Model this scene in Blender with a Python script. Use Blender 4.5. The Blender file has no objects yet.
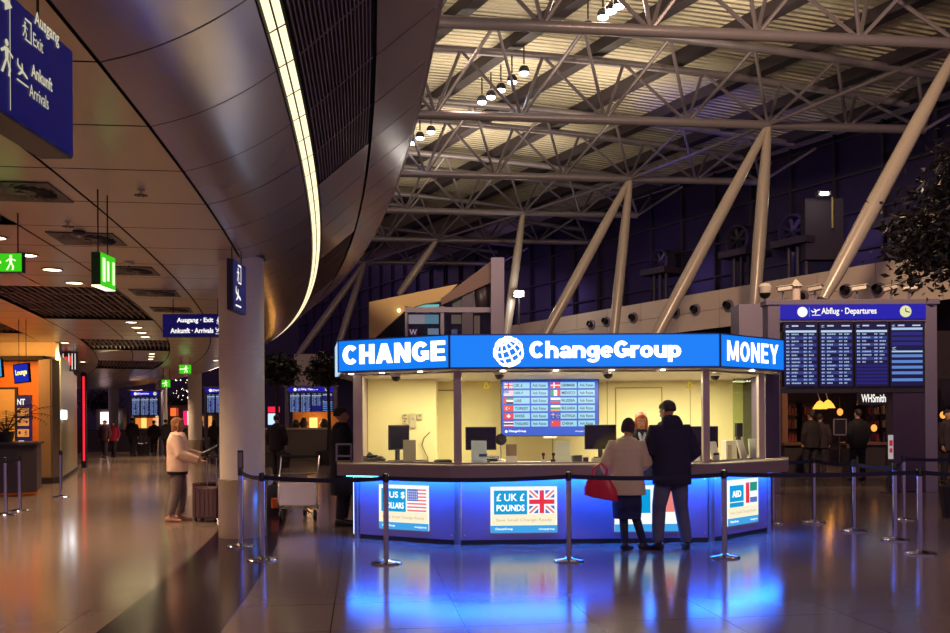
import bpy, math, random
from mathutils import Vector, Matrix
R = math.radians
random.seed(7)
SC = bpy.context.scene
COL = SC.collection
F, HX, HY, CH, ROLL = 900.0, 475.0, 421.3, 1.57, R(0.35)

# ---------------------------------------------------------------- picture <-> place
def unroll(px, py):
    dx, dy = px - HX, HY - py
    return (dx * math.cos(ROLL) + dy * math.sin(ROLL)) / F, (-dx * math.sin(ROLL) + dy * math.cos(ROLL)) / F
def P(px, py, d):
    a, b = unroll(px, py)
    return Vector((a * d, d, CH + b * d))
def G(px, py):
    a, b = unroll(px, py)
    return P(px, py, -CH / b)
def PZ(px, py, z):
    a, b = unroll(px, py)
    return P(px, py, (z - CH) / b)
def hit(px, py, o, n):
    a, b = unroll(px, py)
    v = Vector((a, 1, b)); c = Vector((0, 0, CH))
    return c + v * ((o - c).dot(n) / v.dot(n))

# ---------------------------------------------------------------- materials
def lin(r, g, b):
    f = lambda v: (v / 255 / 12.92) if v / 255 <= .04045 else ((v / 255 + .055) / 1.055) ** 2.4
    return (f(r), f(g), f(b))
MATS = {}
def mat(name, rgb, rough=.5, metal=0., emit=0., ecol=None, var=.08, scale=8., bump=0., coat=0., ior=1.5, spec=.5):
    if name in MATS: return MATS[name]
    m = bpy.data.materials.new(name); m.use_nodes = True
    nt = m.node_tree; b = nt.nodes['Principled BSDF']
    col = lin(*rgb)
    b.inputs['Roughness'].default_value = rough; b.inputs['Metallic'].default_value = metal
    b.inputs['IOR'].default_value = ior; b.inputs['Specular IOR Level'].default_value = spec
    b.inputs['Coat Weight'].default_value = coat; b.inputs['Coat Roughness'].default_value = .1
    if emit:
        e = lin(*(ecol or rgb))
        b.inputs['Emission Color'].default_value = (*e, 1); b.inputs['Emission Strength'].default_value = emit
    tc = nt.nodes.new('ShaderNodeTexCoord'); no = nt.nodes.new('ShaderNodeTexNoise')
    no.inputs['Scale'].default_value = scale; no.inputs['Detail'].default_value = 4
    nt.links.new(tc.outputs['Object'], no.inputs['Vector'])
    mx = nt.nodes.new('ShaderNodeMix'); mx.data_type = 'RGBA'
    mx.inputs[6].default_value = (*[c * (1 - var) for c in col], 1); mx.inputs[7].default_value = (*[min(1, c * (1 + var)) for c in col], 1)
    nt.links.new(no.outputs['Fac'], mx.inputs[0]); nt.links.new(mx.outputs[2], b.inputs['Base Color'])
    if bump:
        bp = nt.nodes.new('ShaderNodeBump'); bp.inputs['Strength'].default_value = bump; bp.inputs['Distance'].default_value = .02
        nt.links.new(no.outputs['Fac'], bp.inputs['Height']); nt.links.new(bp.outputs['Normal'], b.inputs['Normal'])
    MATS[name] = m
    return m
def E(rgb, s=1.):
    return mat('glow_%d_%d_%d_%g' % (*rgb, s), (20, 20, 20), .4, 0, s, rgb, var=.02)
def glass(name, tint=(255, 255, 255), refl=1.0):
    if name in MATS: return MATS[name]
    m = bpy.data.materials.new(name); m.use_nodes = True; nt = m.node_tree
    nt.nodes.remove(nt.nodes['Principled BSDF']); out = nt.nodes['Material Output']
    t = nt.nodes.new('ShaderNodeBsdfTransparent'); t.inputs[0].default_value = (*lin(*tint), 1)
    g = nt.nodes.new('ShaderNodeBsdfGlossy'); g.inputs['Roughness'].default_value = .02
    fr = nt.nodes.new('ShaderNodeFresnel'); fr.inputs[0].default_value = 1.0 + .35 * refl
    mx = nt.nodes.new('ShaderNodeMixShader')
    nt.links.new(fr.outputs[0], mx.inputs[0]); nt.links.new(t.outputs[0], mx.inputs[1]); nt.links.new(g.outputs[0], mx.inputs[2])
    nt.links.new(mx.outputs[0], out.inputs[0]); MATS[name] = m
    return m

# ---------------------------------------------------------------- mesh builder
class MB:
    def __init__(s, m=None): s.v = []; s.f = []; s.mi = []; s.ms = []; s.m = m
    def _k(s):
        if s.m not in s.ms: s.ms.append(s.m)
        return s.ms.index(s.m)
    def add(s, vs, fs):
        o = len(s.v); s.v += [tuple(v) for v in vs]; k = s._k()
        for f in fs: s.f.append([i + o for i in f]); s.mi.append(k)
        return s
    def face(s, *vs): return s.add(vs, [list(range(len(vs)))])
    def box(s, c, sz, rz=0., M=None):
        x, y, z = [a / 2 for a in sz]
        pts = [Vector((i * x, j * y, k * z)) for k in (-1, 1) for j in (-1, 1) for i in (-1, 1)]
        T = M if M is not None else Matrix.Translation(Vector(c)) @ Matrix.Rotation(rz, 4, 'Z')
        if M is not None: T = Matrix.Translation(Vector(c)) @ M
        return s.add([T @ p for p in pts], [[0, 2, 3, 1], [4, 5, 7, 6], [0, 1, 5, 4], [2, 6, 7, 3], [0, 4, 6, 2], [1, 3, 7, 5]])
    def b2(s, a, b): # box from two corners
        return s.box([(a[i] + b[i]) / 2 for i in range(3)], [abs(a[i] - b[i]) for i in range(3)])
    def prism(s, poly, z0, z1):
        n = len(poly)
        return s.add([(p[0], p[1], z0) for p in poly] + [(p[0], p[1], z1) for p in poly],
                     [list(range(n))[::-1], list(range(n, 2 * n))] + [[i, (i + 1) % n, n + (i + 1) % n, n + i] for i in range(n)])
    def slab(s, o, u, v, n, poly, t): # polygon poly (u,v coords) extruded t along n
        a = [o + u * x + v * y for x, y in poly]; b = [p + n * t for p in a]; k = len(a)
        return s.add(a + b, [list(range(k))[::-1], list(range(k, 2 * k))] + [[i, (i + 1) % k, k + (i + 1) % k, k + i] for i in range(k)])
    def rect(s, fr, x0, y0, w, h, off=0.): # flat rectangle in a frame
        o, u, v, n = fr; o = o + n * off
        return s.face(o + u * x0 + v * y0, o + u * (x0 + w) + v * y0, o + u * (x0 + w) + v * (y0 + h), o + u * x0 + v * (y0 + h))
    def poly(s, fr, pts, off=0.):
        o, u, v, n = fr; o = o + n * off
        return s.face(*[o + u * x + v * y for x, y in pts])
    def tube(s, p0, p1, r0, r1=None, n=12, cap=True):
        return s.path([p0, p1], [r0, r0 if r1 is None else r1], n, cap)
    def path(s, pts, rs, n=12, cap=True, flat=1.):
        pts = [Vector(p) for p in pts]
        if not isinstance(rs, (list, tuple)): rs = [rs] * len(pts)
        vs, fs = [], []; ref = None
        for i, p in enumerate(pts):
            t = (pts[min(i + 1, len(pts) - 1)] - pts[max(i - 1, 0)]).normalized()
            if ref is None: ref = Vector((0, 0, 1)) if abs(t.z) < .9 else Vector((1, 0, 0))
            a = t.cross(ref).normalized(); b = a.cross(t).normalized(); ref = b
            for k in range(n):
                q = 2 * math.pi * k / n
                vs.append(p + a * math.cos(q) * rs[i] + b * math.sin(q) * rs[i] * flat)
        for i in range(len(pts) - 1):
            for k in range(n): fs.append([i * n + k, i * n + (k + 1) % n, (i + 1) * n + (k + 1) % n, (i + 1) * n + k])
        if cap: fs += [list(range(n))[::-1], [(len(pts) - 1) * n + k for k in range(n)]]
        return s.add(vs, fs)
    def lathe(s, prof, c=(0, 0, 0), n=24, M=None):
        c = Vector(c); vs, fs = [], []
        for r, z in prof:
            for k in range(n):
                q = Vector((r * math.cos(2 * math.pi * k / n), r * math.sin(2 * math.pi * k / n), z))
                vs.append(c + (M @ q if M is not None else q))
        for i in range(len(prof) - 1):
            for k in range(n): fs.append([i * n + k, i * n + (k + 1) % n, (i + 1) * n + (k + 1) % n, (i + 1) * n + k])
        fs += [list(range(n))[::-1], [(len(prof) - 1) * n + k for k in range(n)]]
        return s.add(vs, fs)
    def ball(s, c, r, n=12, M=None):
        r = r if isinstance(r, (tuple, list)) else (r, r, r)
        m = max(6, n // 2); vs, fs = [], []
        for i in range(m + 1):
            th = math.pi * (.02 + .96 * i / m)
            for k in range(n):
                q = Vector((r[0] * math.sin(th) * math.cos(2 * math.pi * k / n), r[1] * math.sin(th) * math.sin(2 * math.pi * k / n), -r[2] * math.cos(th)))
                vs.append(Vector(c) + (M @ q if M is not None else q))
        for i in range(m):
            for k in range(n): fs.append([i * n + k, i * n + (k + 1) % n, (i + 1) * n + (k + 1) % n, (i + 1) * n + k])
        fs += [list(range(n))[::-1], [m * n + k for k in range(n)]]
        return s.add(vs, fs)
    def loft(s, secs, n=18, e=2.3): # secs: (center, right, fwd, a, b)
        vs, fs = [], []
        for c, u, w, a, b in secs:
            for k in range(n):
                q = 2 * math.pi * k / n; cs, sn = math.cos(q), math.sin(q)
                x = math.copysign(abs(cs) ** (2 / e), cs) * a; y = math.copysign(abs(sn) ** (2 / e), sn) * b
                vs.append(Vector(c) + u * x + w * y)
        for i in range(len(secs) - 1):
            for k in range(n): fs.append([i * n + k, i * n + (k + 1) % n, (i + 1) * n + (k + 1) % n, (i + 1) * n + k])
        fs += [list(range(n))[::-1], [(len(secs) - 1) * n + k for k in range(n)]]
        return s.add(vs, fs)
    def build(s, name, m=None, parent=None, world=False, smooth=False, bevel=0., voxel=0., ang=40):
        if not s.v: return None
        vs = s.v
        if world and parent is not None:
            I = parent.matrix_basis.inverted()
            q = parent.parent
            while q is not None: I = I @ q.matrix_basis.inverted(); q = q.parent
            vs = [tuple(I @ Vector(v)) for v in vs]
        me = bpy.data.meshes.new(name); me.from_pydata(vs, [], s.f)
        mats = [m] if m is not None else s.ms
        for q in mats: me.materials.append(q)
        if m is None: me.polygons.foreach_set('material_index', s.mi)
        o = bpy.data.objects.new(name, me); COL.objects.link(o)
        if voxel:
            md = o.modifiers.new('r', 'REMESH'); md.mode = 'VOXEL'; md.voxel_size = voxel
            sm = o.modifiers.new('s', 'SMOOTH'); sm.factor = .5; sm.iterations = 2
            dg = bpy.context.evaluated_depsgraph_get(); dg.update()
            nm = bpy.data.meshes.new_from_object(o.evaluated_get(dg)); o.modifiers.clear(); o.data = nm
            nm.materials.clear()
            for q in mats: nm.materials.append(q)
            me = nm; smooth = True; ang = 180
        if smooth:
            me.polygons.foreach_set('use_smooth', [True] * len(me.polygons))
            if ang < 180: me.set_sharp_from_angle(angle=R(ang))
        me.update()
        if bevel:
            b = o.modifiers.new('b', 'BEVEL'); b.width = bevel; b.segments = 2; b.limit_method = 'ANGLE'; b.angle_limit = R(40)
        if parent is not None: o.parent = parent
        return o

def tag(o, label, cat, group=None, kind=None):
    if label: o['label'] = label
    if cat: o['category'] = cat
    if group: o['group'] = group
    if kind: o['kind'] = kind
    return o
def thing(name, label, cat, loc=(0, 0, 0), rz=0., group=None):
    o = bpy.data.objects.new(name, None); COL.objects.link(o); o.empty_display_size = .1
    o.matrix_basis = Matrix.Translation(Vector(loc)) @ Matrix.Rotation(rz, 4, 'Z')
    return tag(o, label, cat, group)
def struct(name, mb, m=None, label=None, **k):
    o = mb.build(name, m, **k); o['kind'] = 'structure'
    if label: o['label'] = label
    return o
def dup(o, loc=None, rz=None, label=None, parent=None, group=None):
    c = o.copy(); COL.objects.link(c)
    if parent is not None: c.parent = parent
    if loc is not None: c.matrix_basis = Matrix.Translation(Vector(loc)) @ Matrix.Rotation(rz or 0., 4, 'Z')
    if label: c['label'] = label
    if group: c['group'] = group
    for ch in list(o.children): dup(ch, parent=c)
    return c

# ---------------------------------------------------------------- writing
def text(s, m, parent, fr, x, y, w, h, bold=0., off=.004, name='lettering', world=True, depth=0., keep=False):
    """the words s fitted into the w x h box at (x, y) of frame fr"""
    cu = bpy.data.curves.new('t', 'FONT'); cu.body = s; cu.size = 1.; cu.offset = bold; cu.extrude = .01; cu.resolution_u = 5
    ob = bpy.data.objects.new('t', cu); COL.objects.link(ob)
    dg = bpy.context.evaluated_depsgraph_get(); dg.update()
    me = bpy.data.meshes.new_from_object(ob.evaluated_get(dg)); bpy.data.objects.remove(ob)
    xs = [v.co.x for v in me.vertices]; ys = [v.co.y for v in me.vertices]
    x0, x1, y0, y1 = min(xs), max(xs), min(ys), max(ys)
    o, u, v, n = fr; b = MB()
    ky = h / (y1 - y0); kx = w / (x1 - x0)
    if keep: kx = min(kx, ky * .95)
    vs = [o + n * (off + (vv.co.z + .01) * 50 * max(depth, .0004)) + u * (x + (vv.co.x - x0) * kx) + v * (y + (vv.co.y - y0) * ky) for vv in me.vertices]
    b.m = m; b.add(vs, [list(p.vertices) for p in me.polygons])
    bpy.data.meshes.remove(me)
    return b.build(name, m, parent, world=world) if name else b
def frame(a, b, z, out=0.): # vertical frame whose left foot is a, running to b, facing the viewer's side
    u = Vector((b[0] - a[0], b[1] - a[1], 0)).normalized(); n = Vector((u.y, -u.x, 0))
    return (Vector((a[0], a[1], z)) + n * out, u, Vector((0, 0, 1)), n)

# ---------------------------------------------------------------- lamps
def lamp(kind, loc, power, col=(255, 255, 255), size=.3, aim=None, spot=70, blend=.6, parent=None, sy=None):
    l = bpy.data.lights.new('lamp', kind); l.energy = power; l.color = lin(*col)
    o = bpy.data.objects.new('lamp', l); COL.objects.link(o)
    if kind == 'AREA':
        l.size = size
        if sy: l.shape = 'RECTANGLE'; l.size_y = sy
        else: l.shape = 'DISK'
    else: l.shadow_soft_size = size
    if kind == 'SPOT': l.spot_size = R(spot); l.spot_blend = blend
    o.location = loc
    if aim is not None: o.rotation_euler = (Vector(aim) - Vector(loc)).to_track_quat('-Z', 'Y').to_euler()
    return o
# ================================================================ materials of the place
def floor_mat():
    m = bpy.data.materials.new('polished_stone_floor'); m.use_nodes = True; nt = m.node_tree; b = nt.nodes['Principled BSDF']; L = nt.links.new
    tc = nt.nodes.new('ShaderNodeTexCoord'); mp = nt.nodes.new('ShaderNodeMapping'); mp.inputs['Rotation'].default_value = (0, 0, R(-7.2)); mp.inputs['Location'].default_value = (.24, .3, 0)
    L(tc.outputs['Object'], mp.inputs['Vector'])
    br = nt.nodes.new('ShaderNodeTexBrick'); br.offset = 0; br.inputs['Scale'].default_value = 1; br.inputs['Brick Width'].default_value = 1.02; br.inputs['Row Height'].default_value = 1.02
    br.inputs['Mortar Size'].default_value = .006; br.inputs['Mortar Smooth'].default_value = .3
    br.inputs['Color1'].default_value = (*lin(136, 119, 110), 1); br.inputs['Color2'].default_value = (*lin(129, 113, 104), 1); br.inputs['Mortar'].default_value = (*lin(64, 55, 52), 1)
    L(mp.outputs[0], br.inputs['Vector'])
    no = nt.nodes.new('ShaderNodeTexNoise'); no.inputs['Scale'].default_value = 60; no.inputs['Detail'].default_value = 5; L(tc.outputs['Object'], no.inputs['Vector'])
    mx = nt.nodes.new('ShaderNodeMix'); mx.data_type = 'RGBA'; mx.blend_type = 'MULTIPLY'; mx.inputs[0].default_value = .25
    L(br.outputs['Color'], mx.inputs[6]); L(no.outputs['Color'], mx.inputs[7]); L(mx.outputs[2], b.inputs['Base Color'])
    n2 = nt.nodes.new('ShaderNodeTexNoise'); n2.inputs['Scale'].default_value = 3.; n2.inputs['Detail'].default_value = 2; L(tc.outputs['Object'], n2.inputs['Vector'])
    rr = nt.nodes.new('ShaderNodeMapRange'); rr.inputs[3].default_value = .115; rr.inputs[4].default_value = .165; L(n2.outputs['Fac'], rr.inputs[0]); L(rr.outputs[0], b.inputs['Roughness'])
    bp = nt.nodes.new('ShaderNodeBump'); bp.inputs['Strength'].default_value = .05; bp.inputs['Distance'].default_value = .004; L(n2.outputs['Fac'], bp.inputs['Height']); L(bp.outputs[0], b.inputs['Normal'])
    b.inputs['IOR'].default_value = 1.4
    return m
M_FLOOR = floor_mat()
M_BAND = mat('dark_granite', (34, 21, 40), .16, var=.25, scale=90, ior=1.36)
M_PANEL = mat('satin_metal_panel', (176, 160, 150), .3, .35, var=.05, scale=1.2)
M_EDGE = mat('polished_edge_panel', (196, 180, 176), .24, .62, var=.04, scale=1.2)
M_GAP = mat('dark_gap', (16, 12, 14), .8)
M_SLAT = mat('bronze_slat', (136, 116, 122), .45, .5)
M_STEEL = mat('brushed_steel', (190, 188, 190), .28, .95, scale=30)
M_CHROME = mat('polished_chrome', (186, 186, 196), .1, 1.)
M_WHITE = mat('warm_white_paint', (200, 192, 180), .45)
M_TRUSS = mat('white_steel_paint', (126, 120, 128), .35, .25)
M_STRUT = mat('cream_steel_paint', (176, 166, 154), .32, .15)
M_BLACK = mat('black_plastic', (18, 17, 22), .4)
M_DGREY = mat('dark_grey_metal', (60, 58, 66), .45, .5)
M_LILAC = mat('grey_lilac_metal', (128, 120, 140), .45, .3)
M_COLUMN = mat('pale_column_paint', (214, 204, 192), .38)
M_SLEEVE = mat('column_sleeve_metal', (168, 152, 128), .3, .5)
SIGNBLUE = (10, 14, 150)

# ================================================================ floor
struct('floor', MB(M_FLOOR).prism([(-45, -12), (45, -12), (45, 110), (-45, 110)], -.2, 0))
def path(d):
    t = d - 4.77
    return -2.22 - .09 * t - .0048 * t * t - (2e-5 * t ** 3 if t > 0 else 0)
def on(d, s, z=0.):
    e = .01; k = (path(d + e) - path(d - e)) / (2 * e); n = Vector((1, -k)).normalized()
    return Vector((path(d) + n.x * s, d + n.y * s, z))
b = MB(M_BAND)
ds = [-2 + 1.2 * i for i in range(44)]
for i in range(len(ds) - 1):
    q = [on(ds[i], -.43), on(ds[i], .5), on(ds[i + 1], .5), on(ds[i + 1], -.43)]
    b.add([p + Vector((0, 0, .001)) for p in q] + [p + Vector((0, 0, .004)) for p in q], [[4, 5, 6, 7], [0, 1, 5, 4], [2, 3, 7, 6], [1, 2, 6, 5], [3, 0, 4, 7]])
struct('trim_1', b, label='dark curved stone band let into the pale floor')

# ================================================================ low ceiling on the left and its rounded edge
CZ = 3.78
PROF = [(.93 * q / 12, .19 * q / 12 + .255 * (q / 12) ** 2) for q in range(13)]
UP = [(1.085, .55), (1.66, 1.06), (1.695, 1.09), (2.26, 1.57)]
ribs = [5.5 + 1.2 * k for k in range(-7, 45)]
def patch(m, d0, d1, prof, g=.012, th=.02):
    a = []
    for d in (d0 + g, d1 - g):
        for (s, z) in prof: a.append(on(d, s, CZ + z))
    n = len(prof)
    m.add(a, [[i, i + 1, n + i + 1, n + i] for i in range(n - 1)])
lanes = [0, -1.12, -2.21, -3.3, -4.4, -5.5, -6.7] + [-6.7 - 2.2 * k for k in range(1, 9)]
def is_grille(j, d):
    c = d + .6
    if j in (2, 3): return any(a < c < e for a, e in ((6.2, 10.9), (15.2, 20), (24.2, 28.9), (33.4, 38)))
    if j in (5, 6): return any(a < c < e for a, e in ((10, 14.5), (19, 24), (28, 33)))
    return False
flat, back, slat = MB(M_PANEL), MB(M_GAP), MB(M_SLAT)
for r in range(len(ribs) - 1):
    d0, d1 = ribs[r], ribs[r + 1]
    for j in range(len(lanes) - 1):
        a, c = lanes[j + 1], lanes[j]
        if is_grille(j, d0):
            n = 9
            for k in range(n):
                s = a + (c - a) * (k + .5) / n
                p0, p1 = on(d0, s, CZ + .04), on(d1, s, CZ + .04)
                slat.slab(p0, (p1 - p0), Vector((1, 0, 0)), Vector((0, 0, 1)), [(0, -.012), (1, -.012), (1, .012), (0, .012)], .07)
            e0 = on(d0, (a + c) / 2, CZ + .06)
            slat.box(e0, (c - a, .03, .05), math.atan2(-(path(d0 + .1) - path(d0)) / .1, 1))
        else: patch(flat, d0, d1, [(a + .014, 0), (c - .014, 0)])
    patch(back, d0, d1, [(lanes[-1], .14), (0, .14)], 0)
struct('ceiling', flat, M_PANEL)
struct('ceiling_backing', back, M_GAP, label='dark void above the open ceiling grilles')
struct('ceiling_grille', slat, M_SLAT, label='dark slatted grille panels in the low ceiling')
bull, bback, bsl = MB(M_EDGE), MB(M_GAP), MB(M_SLAT)
for r in range(len(ribs) - 1):
    d0, d1 = ribs[r], ribs[r + 1]
    patch(bull, d0, d1, [(.014, 0)] + PROF[1:], .01)
    patch(bback, d0, d1, [(-.02, .03)] + [(s - .02, z + .03) for s, z in PROF[1:]] + [(.95, .51), (1.07, .60), (1.65, 1.12), (2.24, 1.61)], 0)
    dc = d0 + .6
    if dc < 10.3 or 15.4 < dc < 20 or 25 < dc < 29:
        for k in range(19):
            q = (k + .5) / 19; s = 1.095 + q * .56; z = .56 + q * .50
            p0, p1 = on(d0, s, CZ + z), on(d1, s, CZ + z)
            bsl.slab(p0, p1 - p0, Vector((.74, 0, .68)), Vector((-.68, 0, .74)), [(0, -.006), (1, -.006), (1, .006), (0, .006)], .03)
        p = on(d0, 1.095, CZ + .575); q = on(d0, 1.655, CZ + 1.075); bsl.tube(p, q, .012, n=6)
    else: patch(bull, d0, d1, UP[:2], .01)
    patch(bull, d0, d1, UP[2:], .01)
struct('ceiling_edge', bull, M_EDGE, label='rounded metal edge of the low ceiling', smooth=True, ang=30)
struct('ceiling_edge_backing', bback, M_GAP)
struct('ceiling_edge_grille', bsl, M_SLAT, label='dark slatted grille along the rounded ceiling edge')
b = MB(M_PANEL); k_ = MB(M_WHITE)
for r in range(len(ribs) - 1):
    d0, d1 = ribs[r], ribs[r + 1]
    # lip on the outer edge, closing face and upper deck
    patch(b, d0, d1, [(2.26, 1.57), (2.30, 1.60), (2.30, 1.75), (2.20, 1.75), (2.0, 1.72), (-8, 1.72), (-22, 1.72)], 0)
struct('mezzanine_deck', b, M_PANEL, label='upper deck and lip above the rounded ceiling edge')
# light line
ls = thing('light_strip', 'long curved double line of warm white light along the rounded ceiling edge', 'light', on(8, 1.05, CZ + .5))
hb, l1 = MB(M_DGREY), None
for r in range(len(ribs) - 1):
    patch(hb, ribs[r], ribs[r + 1], [(.94, .455), (.945, .50), (1.075, .588), (1.08, .548)], 0)
    patch(hb, ribs[r], ribs[r + 1], [(1.003, .50), (1.007, .53), (1.011, .505)], 0)
hb.build('housing', M_DGREY, ls, world=True)
M_STRIP = E((255, 234, 186), 1.5)
for r in range(3, len(ribs) - 6):
    q = MB(M_STRIP)
    for h in (0, .6):
        patch(q, ribs[r] + h, ribs[r] + h + .6, [(.955, .472), (1.002, .502)], .012)
        patch(q, ribs[r] + h, ribs[r] + h + .6, [(1.014, .509), (1.061, .538)], .012)
    q.build('diffuser', M_STRIP, ls, world=True)

# ceiling fittings: round swirl diffusers, downlights, sprinklers
def swirl():
    t = thing('ceiling_diffuser', '', 'air vent', (0, 0, 0))
    MB().box((0, 0, -.004), (.74, .74, .012)).build('plate', M_DGREY, t)
    v = MB()
    for k in range(20):
        a = 2 * math.pi * k / 20
        v.box((.23 * math.cos(a), .23 * math.sin(a), -.016), (.19, .035, .006), M=Matrix.Rotation(a + .5, 4, 'Z') @ Matrix.Rotation(.5, 4, 'X'))
    v.lathe([(.04, -.012), (.05, -.02), (.02, -.026)], n=12)
    v.build('vanes', mat('vane_metal', (112, 100, 104), .55, .2), t)
    return t
sw0 = None
names = ['nearest', 'second', 'third', 'fourth', 'fifth', 'sixth']
for i, d in enumerate((8.76, 11.0, 13.3, 15.6, 17.9, 22.4)):
    p = on(d, -1.66, CZ - .002); a = math.atan2(-(path(d + .1) - path(d)) / .1, 1)
    L_ = 'square dark swirl vent in the pale ceiling, %s along the row' % names[i]
    if sw0 is None: sw0 = swirl(); sw0.matrix_basis = Matrix.Translation(p) @ Matrix.Rotation(a, 4, 'Z'); sw0['label'] = L_; sw0['group'] = 'swirl vents in the low ceiling'
    else: dup(sw0, p, a, L_)
def downlight():
    t = thing('downlight', '', 'ceiling light', (0, 0, 0), group='downlights in the low ceiling')
    MB().lathe([(.15, 0), (.155, -.012), (.13, -.014), (.125, .0)], n=20).build('rim', M_STEEL, t)
    MB().lathe([(.122, -.004), (.06, -.012), (.01, -.014)], n=20).build('lens', E((255, 226, 178), 9.), t)
    return t
dl0 = None
k = 0
for s, dd, w in ((-2.72, (11.05, 12.2, 13.35, 14.6, 20.3, 21.4, 22.6, 23.7, 29.5, 30.7, 31.9), 'beside the dark slatted grille'), (-4.9, (9.6, 17.5, 26., 34.), 'on the shop side of the grilles'), (-.55, (25., 32.), 'near the round ceiling edge')):
    for d in dd:
        p = on(d, s, CZ - .001)
        px = 475 + 900 * p.x / p.y
        L_ = 'small bright downlight %s, place %d counted inward' % (w, dd.index(d) + 1)
        if dl0 is None: dl0 = downlight(); dl0.matrix_basis = Matrix.Translation(p); dl0['label'] = L_
        else: dup(dl0, p, 0, L_)
WARM = (255, 212, 166)
LK = 10
for d, s, pw in ((1.5, -3.2, 45), (5.5, -2.9, 70), (8.5, -4.9, 60), (11.6, -2.72, 85), (14.2, -2.72, 75), (17.5, -4.9, 75), (21, -2.72, 75), (23.3, -2.72, 60), (26, -4.9, 60), (30.2, -2.72, 95), (35, -3.5, 95), (41, -2., 95), (47, -1.5, 95)):
    p = on(d, s, CZ - .06); lamp('SPOT', p, pw * LK, WARM, .25, (p.x, p.y, 0), 125, .8)
def sprinkler(p, lab):
    p = p + Vector((0, 0, .004))
    t = thing('sprinkler_head', lab, 'sprinkler', p)
    MB().lathe([(.035, 0), (.035, -.012), (.012, -.015), (.012, -.05)], n=12).build('body', M_STEEL, t)
    m = MB()
    for k in range(4): m.box((0, 0, -.055), (.12, .02, .006), k * math.pi / 4)
    m.build('deflector', M_BLACK, t)
sprinkler(PZ(68, 222, CZ), 'black cross shaped sprinkler on the ceiling between two swirl vents')
sprinkler(PZ(141, 190, CZ), 'small sprinkler hanging from the plain panel beside the curved edge')
t = thing('smoke_detector', 'small round smoke detector on a ceiling joint beside the cross shaped sprinkler', 'smoke detector', PZ(79, 231, CZ))
MB().lathe([(.07, 0), (.07, -.03), (.045, -.05), (.01, -.055)]).build('housing', M_DGREY, t); MB().lathe([(.02, -.055), (.015, -.075)], n=10).build('sensor', M_WHITE, t)
t = thing('smoke_detector', 'small pale smoke detector right of the green edge-on exit sign', 'smoke detector', PZ(129, 262, CZ))
MB().lathe([(.07, 0), (.07, -.03), (.045, -.05), (.01, -.055)]).build('housing', M_WHITE, t); MB().lathe([(.02, -.055), (.015, -.075)], n=10).build('sensor', M_DGREY, t)

# ================================================================ columns
def column(name, c, top, r, lab):
    t = thing(name, lab, 'column', (c.x, c.y, 0), group='round columns under the ceiling edge')
    MB().lathe([(r + .02, 0), (r + .02, .79), (r + .014, .802), (r, .805)], n=40).build('base_sleeve', M_SLEEVE, t, smooth=True)
    MB().lathe([(r, .805), (r, 2.46), (r - .008, 2.462), (r - .008, 2.468), (r, 2.47), (r, 2.66), (r - .008, 2.662), (r - .008, 2.668), (r, 2.67), (r, top)], n=40).build('shaft', M_COLUMN, t, smooth=True, ang=60)
    m = MB()
    for k in range(10):
        a = 2 * math.pi * k / 10; m.box((r * math.cos(a), r * math.sin(a), 2.565), (.012, .07, .012), a)
    m.build('joint_band', M_WHITE, t)
    MB().lathe([(r - .01, top - .02), (r + .03, top - .03), (r + .03, top + .02)], n=40).build('collar', M_DGREY, t)
    return t
cc = Vector((-3.22, 12.45, 0))
column('column', cc, 3.86, .305, 'thick pale round column beside the waiting woman, nearest of all columns')
for d, lab in ((41, 'distant pale round column just left of the near column'), (48, 'distant pale round column between two green exit signs and boards'), (57, 'farthest thin pale round column behind the magenta coats')):
    p = on(d, -.02); column('column', p, 3.9, .30, lab)

# ================================================================ roof of the big hall
NZ = 12.
nodes = [PZ(960, 44, NZ), PZ(768, 125, NZ), PZ(630, 179, NZ), PZ(523, 213, NZ), PZ(437, 240, NZ), PZ(365, 262, NZ)]
nodes = [nodes[0] * 2 - nodes[1]] + nodes
UT = Vector((1, .11, 0)).normalized()
ROW = (nodes[4] - nodes[1]); ROW.z = 0; ROW.normalize()
M_DECK = mat('roof_deck', (196, 188, 166), .6, 0, var=.1, scale=3, bump=.2)
M_BEAM = mat('dark_roof_beam', (46, 38, 46), .6)
def ztop(x): return max(13.0, 14.75 - .0034 * max(0, x + 14) ** 2)
W0 = P(817, 273, 33); WD = Vector((-.6, 1, 0)).normalized(); WN = Vector((-WD.y, WD.x, 0))
if WN.dot(-W0) < 0: WN = -WN
def truss(N, lab, gx=2.95, x0=-21, x1=14):
    t = thing('roof_truss', lab, 'roof truss', N, group='tubular roof trusses over the hall')
    x1 = (W0 - WN * 5.4 - N).dot(WN) / UT.dot(WN)
    xs = [gx * i for i in range(int(x0 / gx) - 1, int(x1 / gx) + 1)]
    MB().path([UT * x for x in (xs[0], 0, xs[-1])], .155, 10).build('bottom_chord', M_TRUSS, t, smooth=True)
    for sg in (-1, 1):
        MB().path([UT * x + ROW * sg * 1.25 + Vector((0, 0, ztop(x) - NZ)) for x in [xs[0] + i * 1.5 for i in range(int((xs[-1] - xs[0]) / 1.5) + 2)]], .14, 10).build('top_chord', M_TRUSS, t, smooth=True)
    for x in xs:
        for hx in (-gx / 2, gx / 2):
            for sg in (-1, 1):
                q = x + hx
                MB().tube(UT * x, UT * q + ROW * sg * 1.25 + Vector((0, 0, ztop(q) - NZ)), .062, n=6, cap=False).build('web_brace', M_TRUSS, t, smooth=True)
    return t
labs = ['roof truss crossing the very top of the view above all others', 'nearest full roof truss whose bottom tube crosses above the tall slanted struts', 'roof truss with five lamps glowing behind it, second back', 'roof truss meeting two struts over the sign lettering, third back', 'roof truss fourth back, starting behind the ceiling edge', 'short stretch of roof truss fifth back, low by the ceiling edge', 'farthest dim roof truss, mostly behind the ceiling edge']
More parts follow.
